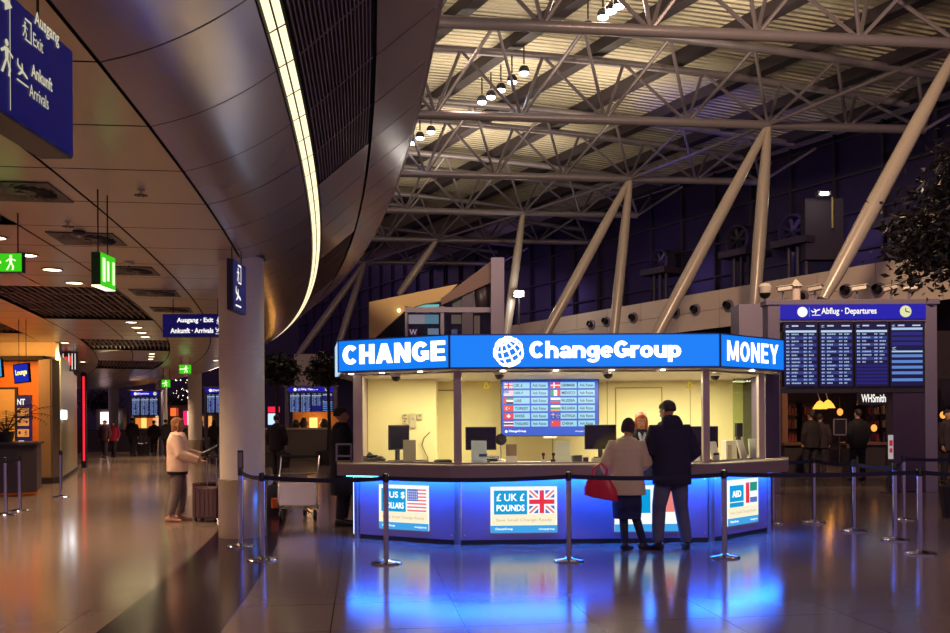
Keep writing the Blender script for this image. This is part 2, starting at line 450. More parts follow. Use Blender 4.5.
for i, N in enumerate(nodes[1:], 1): truss(N, labs[i], x0=-24 if i < 3 else -18)
# deck + purlins
b = MB(M_DECK)
K0 = nodes[0] - (nodes[1] - nodes[0]) * 2.2; K0.z = 0
steps = [(-30 + 1.5 * i) for i in range(35)]
Lr = 75
def rp(l, x, dz=0.): p = K0 + ROW * l + UT * x; return Vector((p.x, p.y, ztop(x) + .75 + dz))
ncorr = 1
for i in range(len(steps) - 1):
    for j in range(25):
        b.face(rp(j * 3, steps[i]), rp(j * 3, steps[i + 1]), rp(j * 3 + 3, steps[i + 1]), rp(j * 3 + 3, steps[i]))
# corrugated: fine ribs across the deck
def deck_mat():
    m = M_DECK; nt = m.node_tree; bs = nt.nodes['Principled BSDF']; L = nt.links.new
    tc = nt.nodes.new('ShaderNodeTexCoord'); mp = nt.nodes.new('ShaderNodeMapping'); mp.inputs['Rotation'].default_value = (0, 0, -math.atan2(UT.y, UT.x))
    wv = nt.nodes.new('ShaderNodeTexWave'); wv.bands_direction = 'Y'; wv.inputs['Scale'].default_value = 1.15; wv.inputs['Distortion'].default_value = 0
    L(tc.outputs['Object'], mp.inputs[0]); L(mp.outputs[0], wv.inputs['Vector'])
    bp = nt.nodes.new('ShaderNodeBump'); bp.inputs['Strength'].default_value = 1; bp.inputs['Distance'].default_value = .11; L(wv.outputs['Fac'], bp.inputs['Height']); L(bp.outputs[0], bs.inputs['Normal'])
deck_mat()
struct('roof', b, M_DECK, label='pale ribbed metal roof of the hall')
b = MB(M_BEAM)
for x in [-26.5 + 2.95 * i for i in range(16)]:
    z = -.40
    a, c = rp(0, x, z), rp(Lr, x, z)
    b.slab(a, (c - a).normalized(), UT, Vector((0, 0, 1)), [(0, -.24), ((c - a).length, -.24), ((c - a).length, .24), (0, .24)], .42)
struct('roof_beams', b, M_BEAM, label='dark beams running across under the hall roof')
# tie between the strut heads
tr = thing('tie_rod', 'thin steel tie linking the heads of the slanted struts', 'tie rod', nodes[1])
for i in range(0, 6): MB().tube(nodes[i] , nodes[i + 1], .06, n=8).build('rod_section', M_TRUSS, tr, world=True)
# slanted struts
def strut(a, c, lab):
    t = thing('roof_strut', lab, 'strut', c, group='slanted round struts carrying the roof')
    v = a - c
    MB().path([c + v * q for q in (0, .1, .35, .7, .93, 1)], [.13, .2, .23, .21, .15, .11], 16).build('tube', M_STRUT, t, world=True, smooth=True)
    MB().path([c - v.normalized() * .3, c + v.normalized() * .06], [.17, .15], 14).build('foot', M_DGREY, t, world=True)
for N, (qx, qy), lab in ((1, (822, 301), 'thickest slanted roof strut, rising behind the departures board to the upper corner'), (2, (640, 366), 'long strongly slanted strut rising over the word Group towards the tallest junction'), (2, (754, 312), 'nearly upright strut rising between the slanted one and the departures board'), (3, (536, 352), 'strongly slanted strut in the middle, leaning beside a steeper partner'), (3, (612, 350), 'steep strut in the middle whose foot is behind the letters of the sign'), (4, (505, 345), 'steep thin strut rising beside the lilac pillar'), (5, (398, 296), 'short thin slanted strut above the tan sloping roof'), (6, (296, 358), 'slanted strut landing on the beige block between dark trees'), (6, (337, 350), 'steep strut beside the left end of the blue sign')):
    d = nodes[N].y * (.985 if N not in (5,) else 1)
    strut(nodes[N], P(qx, qy, d), lab)
# spot lamps hanging under the roof beams
def roof_lamp(p, lab):
    t = thing('roof_spotlight', lab, 'spotlight', p, group='spotlights in rows under the roof')
    MB().lathe([(.17, 0), (.18, .12), (.12, .22), (.05, .24)], n=16).build('housing', M_DGREY, t)
    MB().ball((0, 0, 0), (.17, .17, .09), 14).build('lens', E((235, 240, 255), 10.), t)
    MB().box((0, 0, .6), (.05, .05, .6)).build('bracket', M_DGREY, t)
ord_ = ['lowest', 'second from bottom', 'middle', 'second from top', 'topmost']
for i, (x, y) in enumerate(((482, 102), (491, 97), (501, 90), (512, 82), (524, 73))): roof_lamp(P(x, y, 34 - i * .9), 'bright roof spotlight, %s of the row of five' % ord_[i])
for i, (x, y) in enumerate(((412, 143), (420, 138), (431, 132))): roof_lamp(P(x, y, 38 - i * .9), 'bright roof spotlight, %s of the three by the ceiling edge' % ['lowest', 'middle', 'topmost'][i])
for i, (x, y) in enumerate(((588, 29), (603, 17), (611, 11), (619, 6))): roof_lamp(P(x, y, 28 - i * .7), 'bright roof spotlight at the top of the view, %s of four' % ['largest and lowest', 'second', 'third', 'highest'][i])

# ================================================================ far walls
M_NIGHT = mat('night_glass', (40, 32, 64), .3, .1, var=.3, scale=.4)
M_NIGHT2 = mat('dim_panel_wall', (44, 34, 58), .7, var=.2, scale=.5)
M_BEIGE = mat('beige_cladding', (208, 192, 176), .6, var=.05, scale=2)
b = MB(M_NIGHT2); b.b2((-46, 96, 0), (46, 96.4, 22)); struct('wall_back', b)
# glazed upper facade (dark, mullioned) behind the struts
def wp(t, z, off=0.): q = W0 + WD * t - WN * off; return Vector((q.x, q.y, z))
zt, zb = W0.z, P(690, 331, hit(690, 297, W0, WN).y).z
b = MB(M_NIGHT); a0, a1 = wp(-24, 0, 5.5), wp(70, 0, 5.5)
b.face(wp(-24, zt - 1.6, 5.5), wp(70, zt - 1.6, 5.5), wp(70, 16, 5.5), wp(-24, 16, 5.5))
struct('window_1', b, M_NIGHT, label='dark night glazing of the upper hall')
b = MB(M_DGREY)
for i in range(40): b.slab(wp(-22 + i * 2.3, zt - 1.5, 5.38), WD, WN, Vector((0, 0, 1)), [(-.05, -.08), (.05, -.08), (.05, .08), (-.05, .08)], 10)
for z in (8.6, 10.2, 11.8, 13.4): b.slab(wp(-24, z, 5.38), WD, WN, Vector((0, 0, 1)), [(0, -.06), (94, -.06), (94, .06), (0, .06)], .09)
struct('window_frame', b, M_DGREY, label='dark mullions of the upper glazing')
q_ = P(752, 320, 24.5); b = MB(M_LILAC); b.b2((q_.x - .35, 24.5, 0), (q_.x + .62, 25.3, P(752, 304, 24.5).z)); struct('pillar_block', b, M_LILAC, label='grey lilac wall block between kiosk and departures board')
b = MB(M_BEIGE)
L_ = 2.4
for i in range(-9, 26):
    for z0, z1 in ((zb, (zb + zt) / 2 - .008), ((zb + zt) / 2 + .008, zt)):
        b.slab(wp(i * L_ + .012, z0), WD, WN * -1, Vector((0, 0, 1)), [(0, 0), (L_ - .024, 0), (L_ - .024, .2), (0, .2)], z1 - z0)
struct('wall_gallery', b, M_BEIGE, label='beige panelled gallery wall behind the struts')
b = MB(M_GAP); b.slab(wp(-21.6, zb, .1), WD, WN * -1, Vector((0, 0, 1)), [(0, 0), (84, 0), (84, 5.2), (0, 5.2)], zt - zb - .02); struct('slab_gallery', b, M_NIGHT2)
b = MB(M_NIGHT2); b.slab(wp(-24, 0, 3.2), WD, WN * -1, Vector((0, 0, 1)), [(0, 0), (94, 0), (94, .3), (0, .3)], zb); struct('wall_right', b, M_NIGHT2)
def nozzle(px, py, lab):
    p = hit(px, py, W0 + WN * .0, WN)
    t = thing('air_nozzle', lab, 'air vent', p, math.atan2(WN.y, WN.x), group='round air nozzles along the beige gallery wall')
    Mx = Matrix.Rotation(R(90), 4, 'Y')
    MB().lathe([(.26, 0), (.26, .05), (.18, .08), (.17, .02), (.1, .0)], n=18, M=Mx).build('ring', M_LILAC, t)
    MB().lathe([(.15, .02), (.13, .26), (.1, .27), (.09, .1)], n=18, M=Mx @ Matrix.Rotation(R(-18), 4, 'Y')).build('barrel', M_BLACK, t)
for i, (x, y) in enumerate(((592, 325), (607, 322), (634, 318), (676, 313), (696, 310), (729, 306), (803, 297), (847, 291), (879, 290), (915, 284))):
    nozzle(x, y, 'dark round air nozzle on the beige wall, ' + ['first beyond the steep middle strut', 'second beyond the steep middle strut', 'left of the long slanted strut', 'just right of the long slanted strut', 'second right of the long slanted strut', 'just left of the upright strut', 'above the airplane symbol of the board', 'left of the board camera with two arms', 'above the small board clock', 'rightmost, by the hanging tree leaves'][i])
# dim plant on the gallery roof: canopies on posts, big round fans, a floodlit cabinet
M_DIM = mat('dull_plant_metal', (58, 50, 72), .55, .3)
def canopy(px0, px1, py, d, drop, lab):
    a, c = P(px0, py, d), P(px1, py - (px1 - px0) * .17, d * (1 - (px1 - px0) * .0012))
    t = thing('gallery_canopy', lab, 'canopy', (a + c) / 2, group='dim canopies above the gallery')
    v = (c - a); v.z = 0; Ln = v.length; v.normalize(); n = Vector((-v.y, v.x, 0))
    MB().slab(a, v, n, Vector((0, 0, 1)), [(0, 0), (Ln, 0), (Ln, 1.6), (0, 1.6)], .28).build('roof_slab', M_DIM, t, world=True)
    for q in (.3, .55, .8):
        MB().tube(a + v * Ln * q + n * .5, a + v * Ln * q + n * .5 - Vector((0, 0, drop)), .09, n=8).build('post', M_DIM, t, world=True)
canopy(870, 905, 229, 34.5, 2.2, 'dim canopy on posts between the thickest strut and the tree')
canopy(770, 805, 249, 36.5, 2.0, 'dim canopy on posts right of the upright strut')
canopy(718, 746, 259, 38.5, 1.9, 'dim canopy on posts left of the upright strut')
canopy(640, 664, 276, 44, 1.6, 'dim canopy on posts beyond the long slanted strut')
for i, (x, y, d, r) in enumerate(((793, 231, 39., .75), (738, 240, 41, .7), (660, 262, 46.6, .65), (890, 215, 36.9, .8))):
    t = thing('plant_fan', ['large dim round fan above the right canopy', 'large dim round fan left of the upright strut', 'dim round fan beyond the long slanted strut', 'large dim round fan beside the tree'][i], 'fan', P(x, y, d), math.atan2(WN.y, WN.x), group='dim round fans above the gallery')
    Mx = Matrix.Rotation(R(90), 4, 'Y')
    MB().lathe([(r, -.5), (r, .1), (r * .85, .14), (r * .8, -.1), (r * .78, -.4)], n=28, M=Mx).build('drum', M_DIM, t)
    f = MB()
    for k in range(7): f.box((0, 0, 0), (.03, r * .74, r * .2), M=Matrix.Rotation(2 * math.pi * k / 7, 4, 'X') @ Matrix.Translation((0, r * .37, 0)) @ Matrix.Rotation(.5, 4, 'Y'))
    f.build('blade_set', M_DGREY, t); MB().tube(P(x, y, d) - Vector((0, 0, r)), P(x, y, d) - Vector((0, 0, 2.6)), .12, n=8).build('stand', M_DIM, t, world=True)
p = P(823, 194, 34.6)
t = thing('floodlight', 'white floodlight glowing high above the departures board with a dim upright cabinet', 'floodlight', p)
MB().box((0, 0, 0), (.5, .3, .16)).build('head', M_STEEL, t); MB().box((0, -.16, -.02), (.3, .02, .1)).build('lens', E((240, 244, 255), 18.), t)
MB().box((.3, .9, -1.2), (1.5, .5, 2.4)).build('cabinet', M_NIGHT2, t); MB().box((.55, .5, -.6), (.06, .06, 1.2)).build('lit_post', mat('olive_post', (150, 140, 90), .5), t)
lamp('POINT', p + Vector((0, -.4, -.15)), 22, (255, 244, 220), .1)
t = thing('floodlight', 'small white floodlight glowing beside the steep strut right of the lilac pillar', 'floodlight', P(519, 294, 44))
MB().box((0, 0, 0), (.5, .3, .3)).build('head', M_STEEL, t); MB().box((0, -.16, 0), (.36, .02, .24)).build('lens', E((240, 244, 255), 18.), t); MB().tube((0, 0, -.1), (0, .2, -1.5), .05).build('bracket', M_DGREY, t)
lamp('POINT', P(519, 294, 43.4), 120, (255, 248, 235), .15)
# ================================================================ the exchange kiosk
A, B, C_, D = P(338.3, 400, 11.9), P(449.8, 400, 11.15), P(720.3, 400, 11.2), P(784.3, 400, 12.2)
for q in (A, B, C_, D): q.z = 0
FZ0, FZ1 = 2.225, 2.65
CT, CB = 1.025, .863
a, b_, c, d = P(357, 500, 12.15), P(457.4, 500, 11.42), P(711.6, 500, 11.55), P(768.8, 500, 12.6)
for q in (a, b_, c, d): q.z = 0
BACK = 14.7
kiosk = thing('exchange_kiosk', 'blue-topped currency exchange kiosk with lit windows and glowing blue front', 'kiosk', ((B.x + C_.x) / 2, 12.2, 0))
K = kiosk
M_FAS = E((4, 124, 242), 1.05)
M_FASD = mat('fascia_trim', (60, 88, 170), .4, .3)
M_LET = E((255, 252, 240), 2.2)
M_SOFF = mat('soffit_panel', (205, 200, 190), .5)
M_CREAM = mat('cream_wall', (236, 224, 160), .55, var=.03)
M_COUNT = mat('counter_edge_laminate', (138, 116, 108), .35, var=.06)
M_CTOP = mat('counter_top_laminate', (196, 182, 150), .3, var=.04)
M_POST = mat('kiosk_post_metal', (176, 156, 150), .4, .35)
M_PANE = glass('kiosk_glass')
M_FRONT = mat('frosted_front_panel', (146, 128, 172), .42, .1, var=.03)
V = Vector((0, 0, 1))
# fascia: three lit panels
back = lambda q, k=.16: q + Vector((.0, k, 0))
fas = []
for p, q in ((A, B), (B, C_), (C_, D)):
    m = MB(M_FAS); fr = frame(p, q, FZ0); ln = (q - p).length
    m.slab(fr[0], fr[1], fr[2], -fr[3], [(.012, .018), (ln - .012, .018), (ln - .012, FZ1 - FZ0 - .015), (.012, FZ1 - FZ0 - .015)], .1)
    o = m.build('fascia_panel', None, K, world=True); fas.append((o, fr, ln))
    t = MB(M_FASD)
    for z in (0, FZ1 - FZ0 - .015): t.slab(fr[0] + fr[3] * .012, fr[1], fr[2], -fr[3], [(0, z), (ln, z), (ln, z + .016), (0, z + .016)], .115)
    for x in (0, ln - .012): t.slab(fr[0] + fr[3] * .012, fr[1], fr[2], -fr[3], [(x, 0), (x + .012, 0), (x + .012, FZ1 - FZ0), (x, FZ1 - FZ0)], .115)
    t.build('fascia_frame', None, K, world=True)
# end return of the fascia on the left
E2 = P(335.2, 400, 13.0); E2.z = 0; D2 = Vector((4.62, 14.7, 0)); 
m = MB(E((190, 226, 255), .9)); fr = frame(E2, A, FZ0); ln = (A - E2).length
m.slab(fr[0], fr[1], fr[2], -fr[3], [(0, .0), (ln, .0), (ln, FZ1 - FZ0), (0, FZ1 - FZ0)], .03); m.build('fascia_panel', None, K, world=True)
def flx(i, px): # u position on fascia i for a picture column
    _, fr, ln = fas[i]; h = hit(px, 350, fr[0], fr[3]); return (h - fr[0]).dot(fr[1])
# heavy block letters: strokes and plates on a unit-high body
def arc(cx, cy, rx, ry, a0, a1, w=.25, n=22):
    out = []
    for k in range(n):
        q0, q1 = R(a0 + (a1 - a0) * k / n), R(a0 + (a1 - a0) * (k + 1) / n)
        pt = lambda q, s: (cx + math.cos(q) * (rx + s * w / 2), cy + math.sin(q) * (ry + s * w / 2 * .92))
        out.append([pt(q0, -1), pt(q0, 1), pt(q1, 1), pt(q1, -1)])
    return out
def rc(x0, y0, x1, y1): return [[(x0, y0), (x1, y0), (x1, y1), (x0, y1)]]
mir = lambda p, c: [(2 * c - x, y) for x, y in p]
W_ = .22
GLY = {
 'C': (.80, arc(.41, .5, .285, .385, 42, 318)), 'H': (.78, rc(0, 0, .26, 1) + rc(.52, 0, .78, 1) + rc(.2, .39, .6, .61)),
 'A': (.86, [[(0, 0), (.27, 0), (.56, 1), (.29, 1)], mir([(0, 0), (.27, 0), (.56, 1), (.29, 1)], .43)] + rc(.2, .17, .66, .36)),
 'N': (.80, rc(0, 0, .25, 1) + rc(.55, 0, .80, 1) + [[(0, 1), (.27, 1), (.80, 0), (.53, 0)]]),
 'G': (.84, arc(.42, .5, .295, .385, 42, 318) + rc(.45, .36, .83, .54) + rc(.61, .10, .83, .54)),
 'E': (.70, rc(0, 0, .26, 1) + rc(0, 0, .69, .21) + rc(0, .40, .65, .60) + rc(0, .79, .69, 1)),
 'M': (.98, rc(0, 0, .24, 1) + rc(.74, 0, .98, 1) + [[(0, 1), (.28, 1), (.60, .1), (.38, .1)], mir([(0, 1), (.28, 1), (.60, .1), (.38, .1)], .49)]),
 'O': (.84, arc(.42, .5, .295, .385, 0, 360)), 'Y': (.84, [[(0, 1), (.29, 1), (.55, .40), (.29, .40)], mir([(0, 1), (.29, 1), (.55, .40), (.29, .40)], .42)] + rc(.295, 0, .545, .5)),
 'h': (.69, rc(0, 0, .23, 1) + arc(.345, .40, .23, .22, 0, 180, .23) + rc(.46, 0, .69, .41)), 'n': (.69, rc(0, 0, .23, .72) + arc(.345, .40, .23, .22, 0, 180, .23) + rc(.46, 0, .69, .41)),
 'r': (.46, rc(0, 0, .23, .72) + arc(.36, .38, .245, .24, 66, 180, .23)), 'a': (.66, arc(.27, .20, .165, .12, 0, 360, .2) + rc(.43, 0, .65, .47) + arc(.34, .45, .2, .175, 0, 165, .2)),
 'g': (.69, arc(.32, .37, .205, .245, 0, 360, .22) + rc(.47, -.04, .69, .72) + arc(.345, -.03, .235, .155, -165, 0, .2)), 'e': (.68, arc(.34, .36, .23, .255, 0, 318, .22) + rc(.2, .29, .67, .43)),
 'o': (.70, arc(.35, .36, .235, .255, 0, 360, .23)), 'u': (.69, rc(.46, 0, .69, .72) + arc(.345, .32, .23, .22, 180, 360, .23) + rc(0, .31, .23, .72)), 'p': (.71, rc(0, -.26, .23, .72) + arc(.37, .36, .22, .255, 0, 360, .23))}
LEAN = {'M': (1.0, rc(0, 0, .19, 1) + rc(.81, 0, 1.0, 1) + [[(0, 1), (.22, 1), (.57, .06), (.43, .06)], mir([(0, 1), (.22, 1), (.57, .06), (.43, .06)], .5)]),
 'O': (.84, arc(.42, .5, .32, .41, 0, 360, .19)), 'N': (.80, rc(0, 0, .185, 1) + rc(.615, 0, .80, 1) + [[(0, 1), (.2, 1), (.80, 0), (.60, 0)]]),
 'E': (.66, rc(0, 0, .2, 1) + rc(0, 0, .66, .17) + rc(0, .42, .6, .58) + rc(0, .83, .66, 1)), 'Y': (.84, [[(0, 1), (.22, 1), (.51, .40), (.33, .40)], mir([(0, 1), (.22, 1), (.51, .40), (.33, .40)], .42)] + rc(.325, 0, .515, .45))}
def put(i, s, x0, x1, zlo, zhi, gap=.07, GLY=GLY, th=.012):
    o, fr, ln = fas[i]; u0, u1 = flx(i, x0), flx(i, x1); n = sum(GLY[c][0] for c in s) + gap * (len(s) - 1)
    kx = (u1 - u0) / n; kz = zhi - zlo; m = MB(M_LET); x = 0
    for c in s:
        for pl in GLY[c][1]: m.slab(fr[0] + fr[3] * .002 + fr[1] * (u0 + x * kx) + V * zlo, fr[1] * kx, V * kz, fr[3], pl, th)
        x += GLY[c][0] + gap
    m.build('lettering', None, o, world=True)
put(0, 'CHANGE', 343.2, 445.5, .10, .352, .10); put(2, 'MONEY', 727.2, 778, .088, .345, .17, LEAN, .005); put(1, 'ChangeGroup', 529.5, 681, .125, .335, .055)
# globe mark: white lattice disc
o, fr, ln = fas[1]; gc = flx(1, 508.5); gr = (flx(1, 523.3) - flx(1, 493.6)) / 2
g = MB(M_LET); GM = Matrix.Rotation(R(24), 3, 'Z') @ Matrix.Rotation(R(28), 3, 'X')
def gl(pts, w):
    for i in range(len(pts) - 1):
        p, q = pts[i], pts[i + 1]
        if p.z < -.02 or q.z < -.02: continue
        t = Vector((q.x - p.x, q.y - p.y)); 
        if t.length < 1e-4: continue
        t.normalize(); nn = Vector((-t.y, t.x)) * w
        def f(r, s): return (gc + (r.x + s * nn.x) * gr, .205 + (r.y + s * nn.y) * gr)
        g.poly(fr, [f(p, -1), f(q, -1), f(q, 1), f(p, 1)], .014)
for la in (-50, -22, 6, 34, 60):
    gl([GM @ Vector((math.cos(R(la)) * math.sin(R(k)), math.sin(R(la)), math.cos(R(la)) * math.cos(R(k)))) for k in range(-180, 181, 9)], .055)
for lo in range(0, 180, 30):
    gl([GM @ Vector((math.cos(R(k)) * math.sin(R(lo)), math.sin(R(k)), math.cos(R(k)) * math.cos(R(lo)))) for k in range(-180, 181, 9)], .055)
for k in range(60):
    k0, k1 = R(k * 6 + 62), R(k * 6 + 68)
    if k > 52: continue
    g.poly(fr, [(gc + math.cos(w) * gr * r, .205 + math.sin(w) * gr * r) for w, r in ((k0, .88), (k1, .88), (k1, 1), (k0, 1))], .014)
g.build('globe_emblem', None, o, world=True)
# roof and soffit
poly = [A, B, C_, D, D2, Vector((-1.95, BACK, 0)), E2]
ins = lambda poly, k: [(p.x + (1.4 - p.x) * k, p.y + (13.1 - p.y) * k) for p in poly]
MB(M_SOFF).prism(ins(poly, .012), FZ0 - .012, FZ0 + .012).build('soffit', None, K, world=True)
MB(M_DGREY).prism(ins(poly, .05), FZ1 - .06, FZ1 - .02).build('roof_panel', None, K, world=True)
# counter
cpoly = [P(337, 470, 11.95), P(450, 470, 11.2), P(720, 470, 11.25), P(788, 470, 12.2), P(789, 470, 13.1)]
for q in cpoly: q.z = 0
inner = [Vector((4.0, 13.3, 0)), Vector((2.75, 12.25, 0)), Vector((-.05, 12.15, 0)), Vector((-1.45, 12.9, 0)), P(337, 470, 12.9)]
inner[-1].z = 0
cp = cpoly + inner
MB(M_COUNT).prism([(q.x, q.y) for q in cp], CB, CT - .012).build('counter', None, K, world=True, bevel=.006)
MB(M_CTOP).prism([(q.x, q.y) for q in cp], CT - .012, CT).build('counter_top', None, K, world=True)
# base: three front panels with edge posts and plinth
PT = CB - .005
bases = []
for p, q in ((a, b_), (b_, c), (c, d)):
    fr = frame(p, q, 0); ln = (q - p).length; m = MB(M_FRONT)
    m.slab(fr[0], fr[1], fr[2], -fr[3], [(.05, .06), (ln - .05, .06), (ln - .05, PT), (.05, PT)], .05)
    o = m.build('front_panel', None, K, world=True, bevel=.004); bases.append((o, fr, ln))
    MB(M_DGREY).slab(fr[0] - fr[3] * .02, fr[1], fr[2], -fr[3], [(0, 0), (ln, 0), (ln, .065), (0, .065)], .05).build('plinth', None, K, world=True)
    s = MB(M_STEEL)
    for x in (.09, ln - .09):
        for z in (.12, PT - .05): s.lathe([(.012, 0), (.012, .006), (.004, .009)], fr[0] + fr[1] * x + V * z + fr[3] * .0, n=10, M=fr[3].to_track_quat('Z', 'Y').to_matrix())
    s.build('fixing_screw', None, o, world=True)
for i, q in enumerate((a, b_, c, d)):
    MB(M_LILAC).lathe([(.045, 0), (.045, PT)], (q.x, q.y + .03, 0), n=12).build('corner_post', None, K, world=True, smooth=True)
# sides of the body
ea, ed = Vector((-1.66, BACK, 0)), Vector((4.5, BACK, 0))
for p, q in ((ea, a), (d, ed)):
    fr = frame(p, q, 0); ln = (q - p).length
    MB(M_FRONT).slab(fr[0], fr[1], fr[2], -fr[3], [(0, 0), (ln, 0), (ln, PT), (0, PT)], .05).build('side_panel', None, K, world=True)
# LED line under the counter
M_LED = E((26, 108, 255), 58.)
led = MB(M_LED)
for (p, q), (o, fr, ln) in zip(((a, b_), (b_, c), (c, d)), bases):
    led.slab(fr[0] + fr[3] * .04 + V * (CB - .016), fr[1], fr[3], V, [(-.05, 0), (ln + .05, 0), (ln + .05, .13), (-.05, .13)], .014)
led.build('blue_light_line', None, K, world=True)
e2 = MB(E((170, 200, 255), 3.)); fr = bases[0][1]; e2.slab(fr[0] - fr[1] * .06, fr[1], V, -fr[3], [(0, .06), (.022, .06), (.022, PT - .03), (0, PT - .03)], .02)  # glowing strip stands in for the brightly lit side panel edge
e2.build('lit_edge_strip', None, K, world=True)
e2 = MB(E((170, 200, 255), 2.)); fr = bases[2][1]; e2.slab(fr[0] + fr[1] * (bases[2][2] + .03), fr[1], V, -fr[3], [(0, .2), (.02, .2), (.02, PT - .03), (0, PT - .03)], .02)  # matching glowing strip at the right end
e2.build('lit_edge_strip', None, K, world=True)
# posters
PW = E((240, 246, 234), 1.15); PB = E((0, 150, 205), 1.1); PB2 = E((60, 160, 225), 1.05); PT_ = E((250, 252, 255), 1.5); PY = E((250, 238, 200), 1.05)
FR_, FB, FWt = E((224, 44, 50), 1.1), E((90, 112, 190), 1.0), E((246, 244, 250), 1.2)
GRN, YEL, BLK, LRED, ORG = E((30, 150, 110), 1.), E((250, 220, 110), 1.), E((20, 20, 30), 1.), E((236, 130, 110), 1.), E((240, 150, 110), 1.)
def flag(mb, code, fr, x, y, w, h, off):
    r = lambda m, a_, b_, c_, d_, k=0: (setattr(mb, 'm', m), mb.rect(fr, x + a_ * w, y + b_ * h, (c_ - a_) * w, (d_ - b_) * h, off + .001 * k))
    pl = lambda m, pts, k=0: (setattr(mb, 'm', m), mb.poly(fr, [(x + i * w, y + j * h) for i, j in pts], off + .001 * k))
    if code == 'uk':
        r(FB, 0, 0, 1, 1)
        for p in (((0, 0), (.16, 0), (1, .86), (1, 1), (.84, 1), (0, .14)), ((1, 0), (1, .14), (.16, 1), (0, 1), (0, .86), (.84, 0))): pl(FWt, p, 1)
        for p in (((0, 0), (.07, 0), (1, .95), (1, 1), (.93, 1), (0, .05)), ((1, 0), (1, .05), (.07, 1), (0, 1), (0, .95), (.93, 0))): pl(LRED, p, 2)
        r(FWt, .36, 0, .64, 1, 3); r(FWt, 0, .33, 1, .67, 3); r(FR_, .41, 0, .59, 1, 4); r(FR_, 0, .4, 1, .6, 4)
    elif code == 'us':
        r(FWt, 0, 0, 1, 1)
        for i in range(7): r(LRED, 0, i * 2 / 13, 1, (i * 2 + 1) / 13, 1)
        r(FB, 0, .46, .56, 1, 2)
        for i in range(5):
            for j in range(4): r(FWt, .05 + i * .105, .52 + j * .115, .09 + i * .105, .57 + j * .115, 3)
    elif code == 'ae': r(BLK, 0, 0, 1, .33); r(FWt, 0, .33, 1, .66); r(GRN, 0, .66, 1, 1); r(FR_, 0, 0, .28, 1, 1)
    elif code in ('tr', 'ch', 'cn', 'dk'):
        r(FR_, 0, 0, 1, 1)
        if code == 'ch': r(FWt, .42, .2, .58, .8, 1); r(FWt, .3, .4, .7, .6, 1)
        if code == 'dk': r(FWt, .3, 0, .42, 1, 1); r(FWt, 0, .42, 1, .58, 1)
        if code == 'tr':
            pl(FWt, [(.35 + .16 * math.cos(k * .5236), .5 + .26 * math.sin(k * .5236)) for k in range(12)], 1); pl(FR_, [(.39 + .125 * math.cos(k * .5236), .5 + .2 * math.sin(k * .5236)) for k in range(12)], 2)
            pl(FWt, [(.57 + (.08 if k % 2 == 0 else .03) * math.cos(k * .628), .5 + (.13 if k % 2 == 0 else .05) * math.sin(k * .628)) for k in range(10)], 2)
        if code == 'cn': pl(YEL, [(.2 + (.1 if k % 2 == 0 else .04) * math.cos(k * .628), .72 + (.16 if k % 2 == 0 else .06) * math.sin(k * .628)) for k in range(10)], 1)
    elif code == 'th':
        for m, q0, q1 in ((FR_, 0, .17), (FWt, .17, .34), (BLK, .34, .66), (FWt, .66, .83), (FR_, .83, 1)): r(m, 0, q0, 1, q1)
    elif code == 'mx': r(GRN, 0, 0, .33, 1); r(FWt, .33, 0, .67, 1); r(FR_, .67, 0, 1, 1); r(ORG, .44, .38, .56, .62, 1)
    elif code == 'ru': r(FR_, 0, 0, 1, .33); r(FB, 0, .33, 1, .66); r(FWt, 0, .66, 1, 1)
    elif code == 'bg': r(ORG, 0, 0, 1, .33); r(GRN, 0, .33, 1, .66); r(FWt, 0, .66, 1, 1)
    elif code == 'au':
        r(E((40, 60, 170), 1.), 0, 0, 1, 1); r(FWt, 0, .7, .5, .78, 1); r(FWt, .2, .5, .28, 1, 1); r(FR_, 0, .72, .5, .76, 2); r(FR_, .22, .5, .26, 1, 2)
        for i, j in ((.25, .25), (.75, .8), (.75, .2), (.62, .5), (.88, .55)): r(FWt, i - .035, j - .06, i + .035, j + .06, 1)
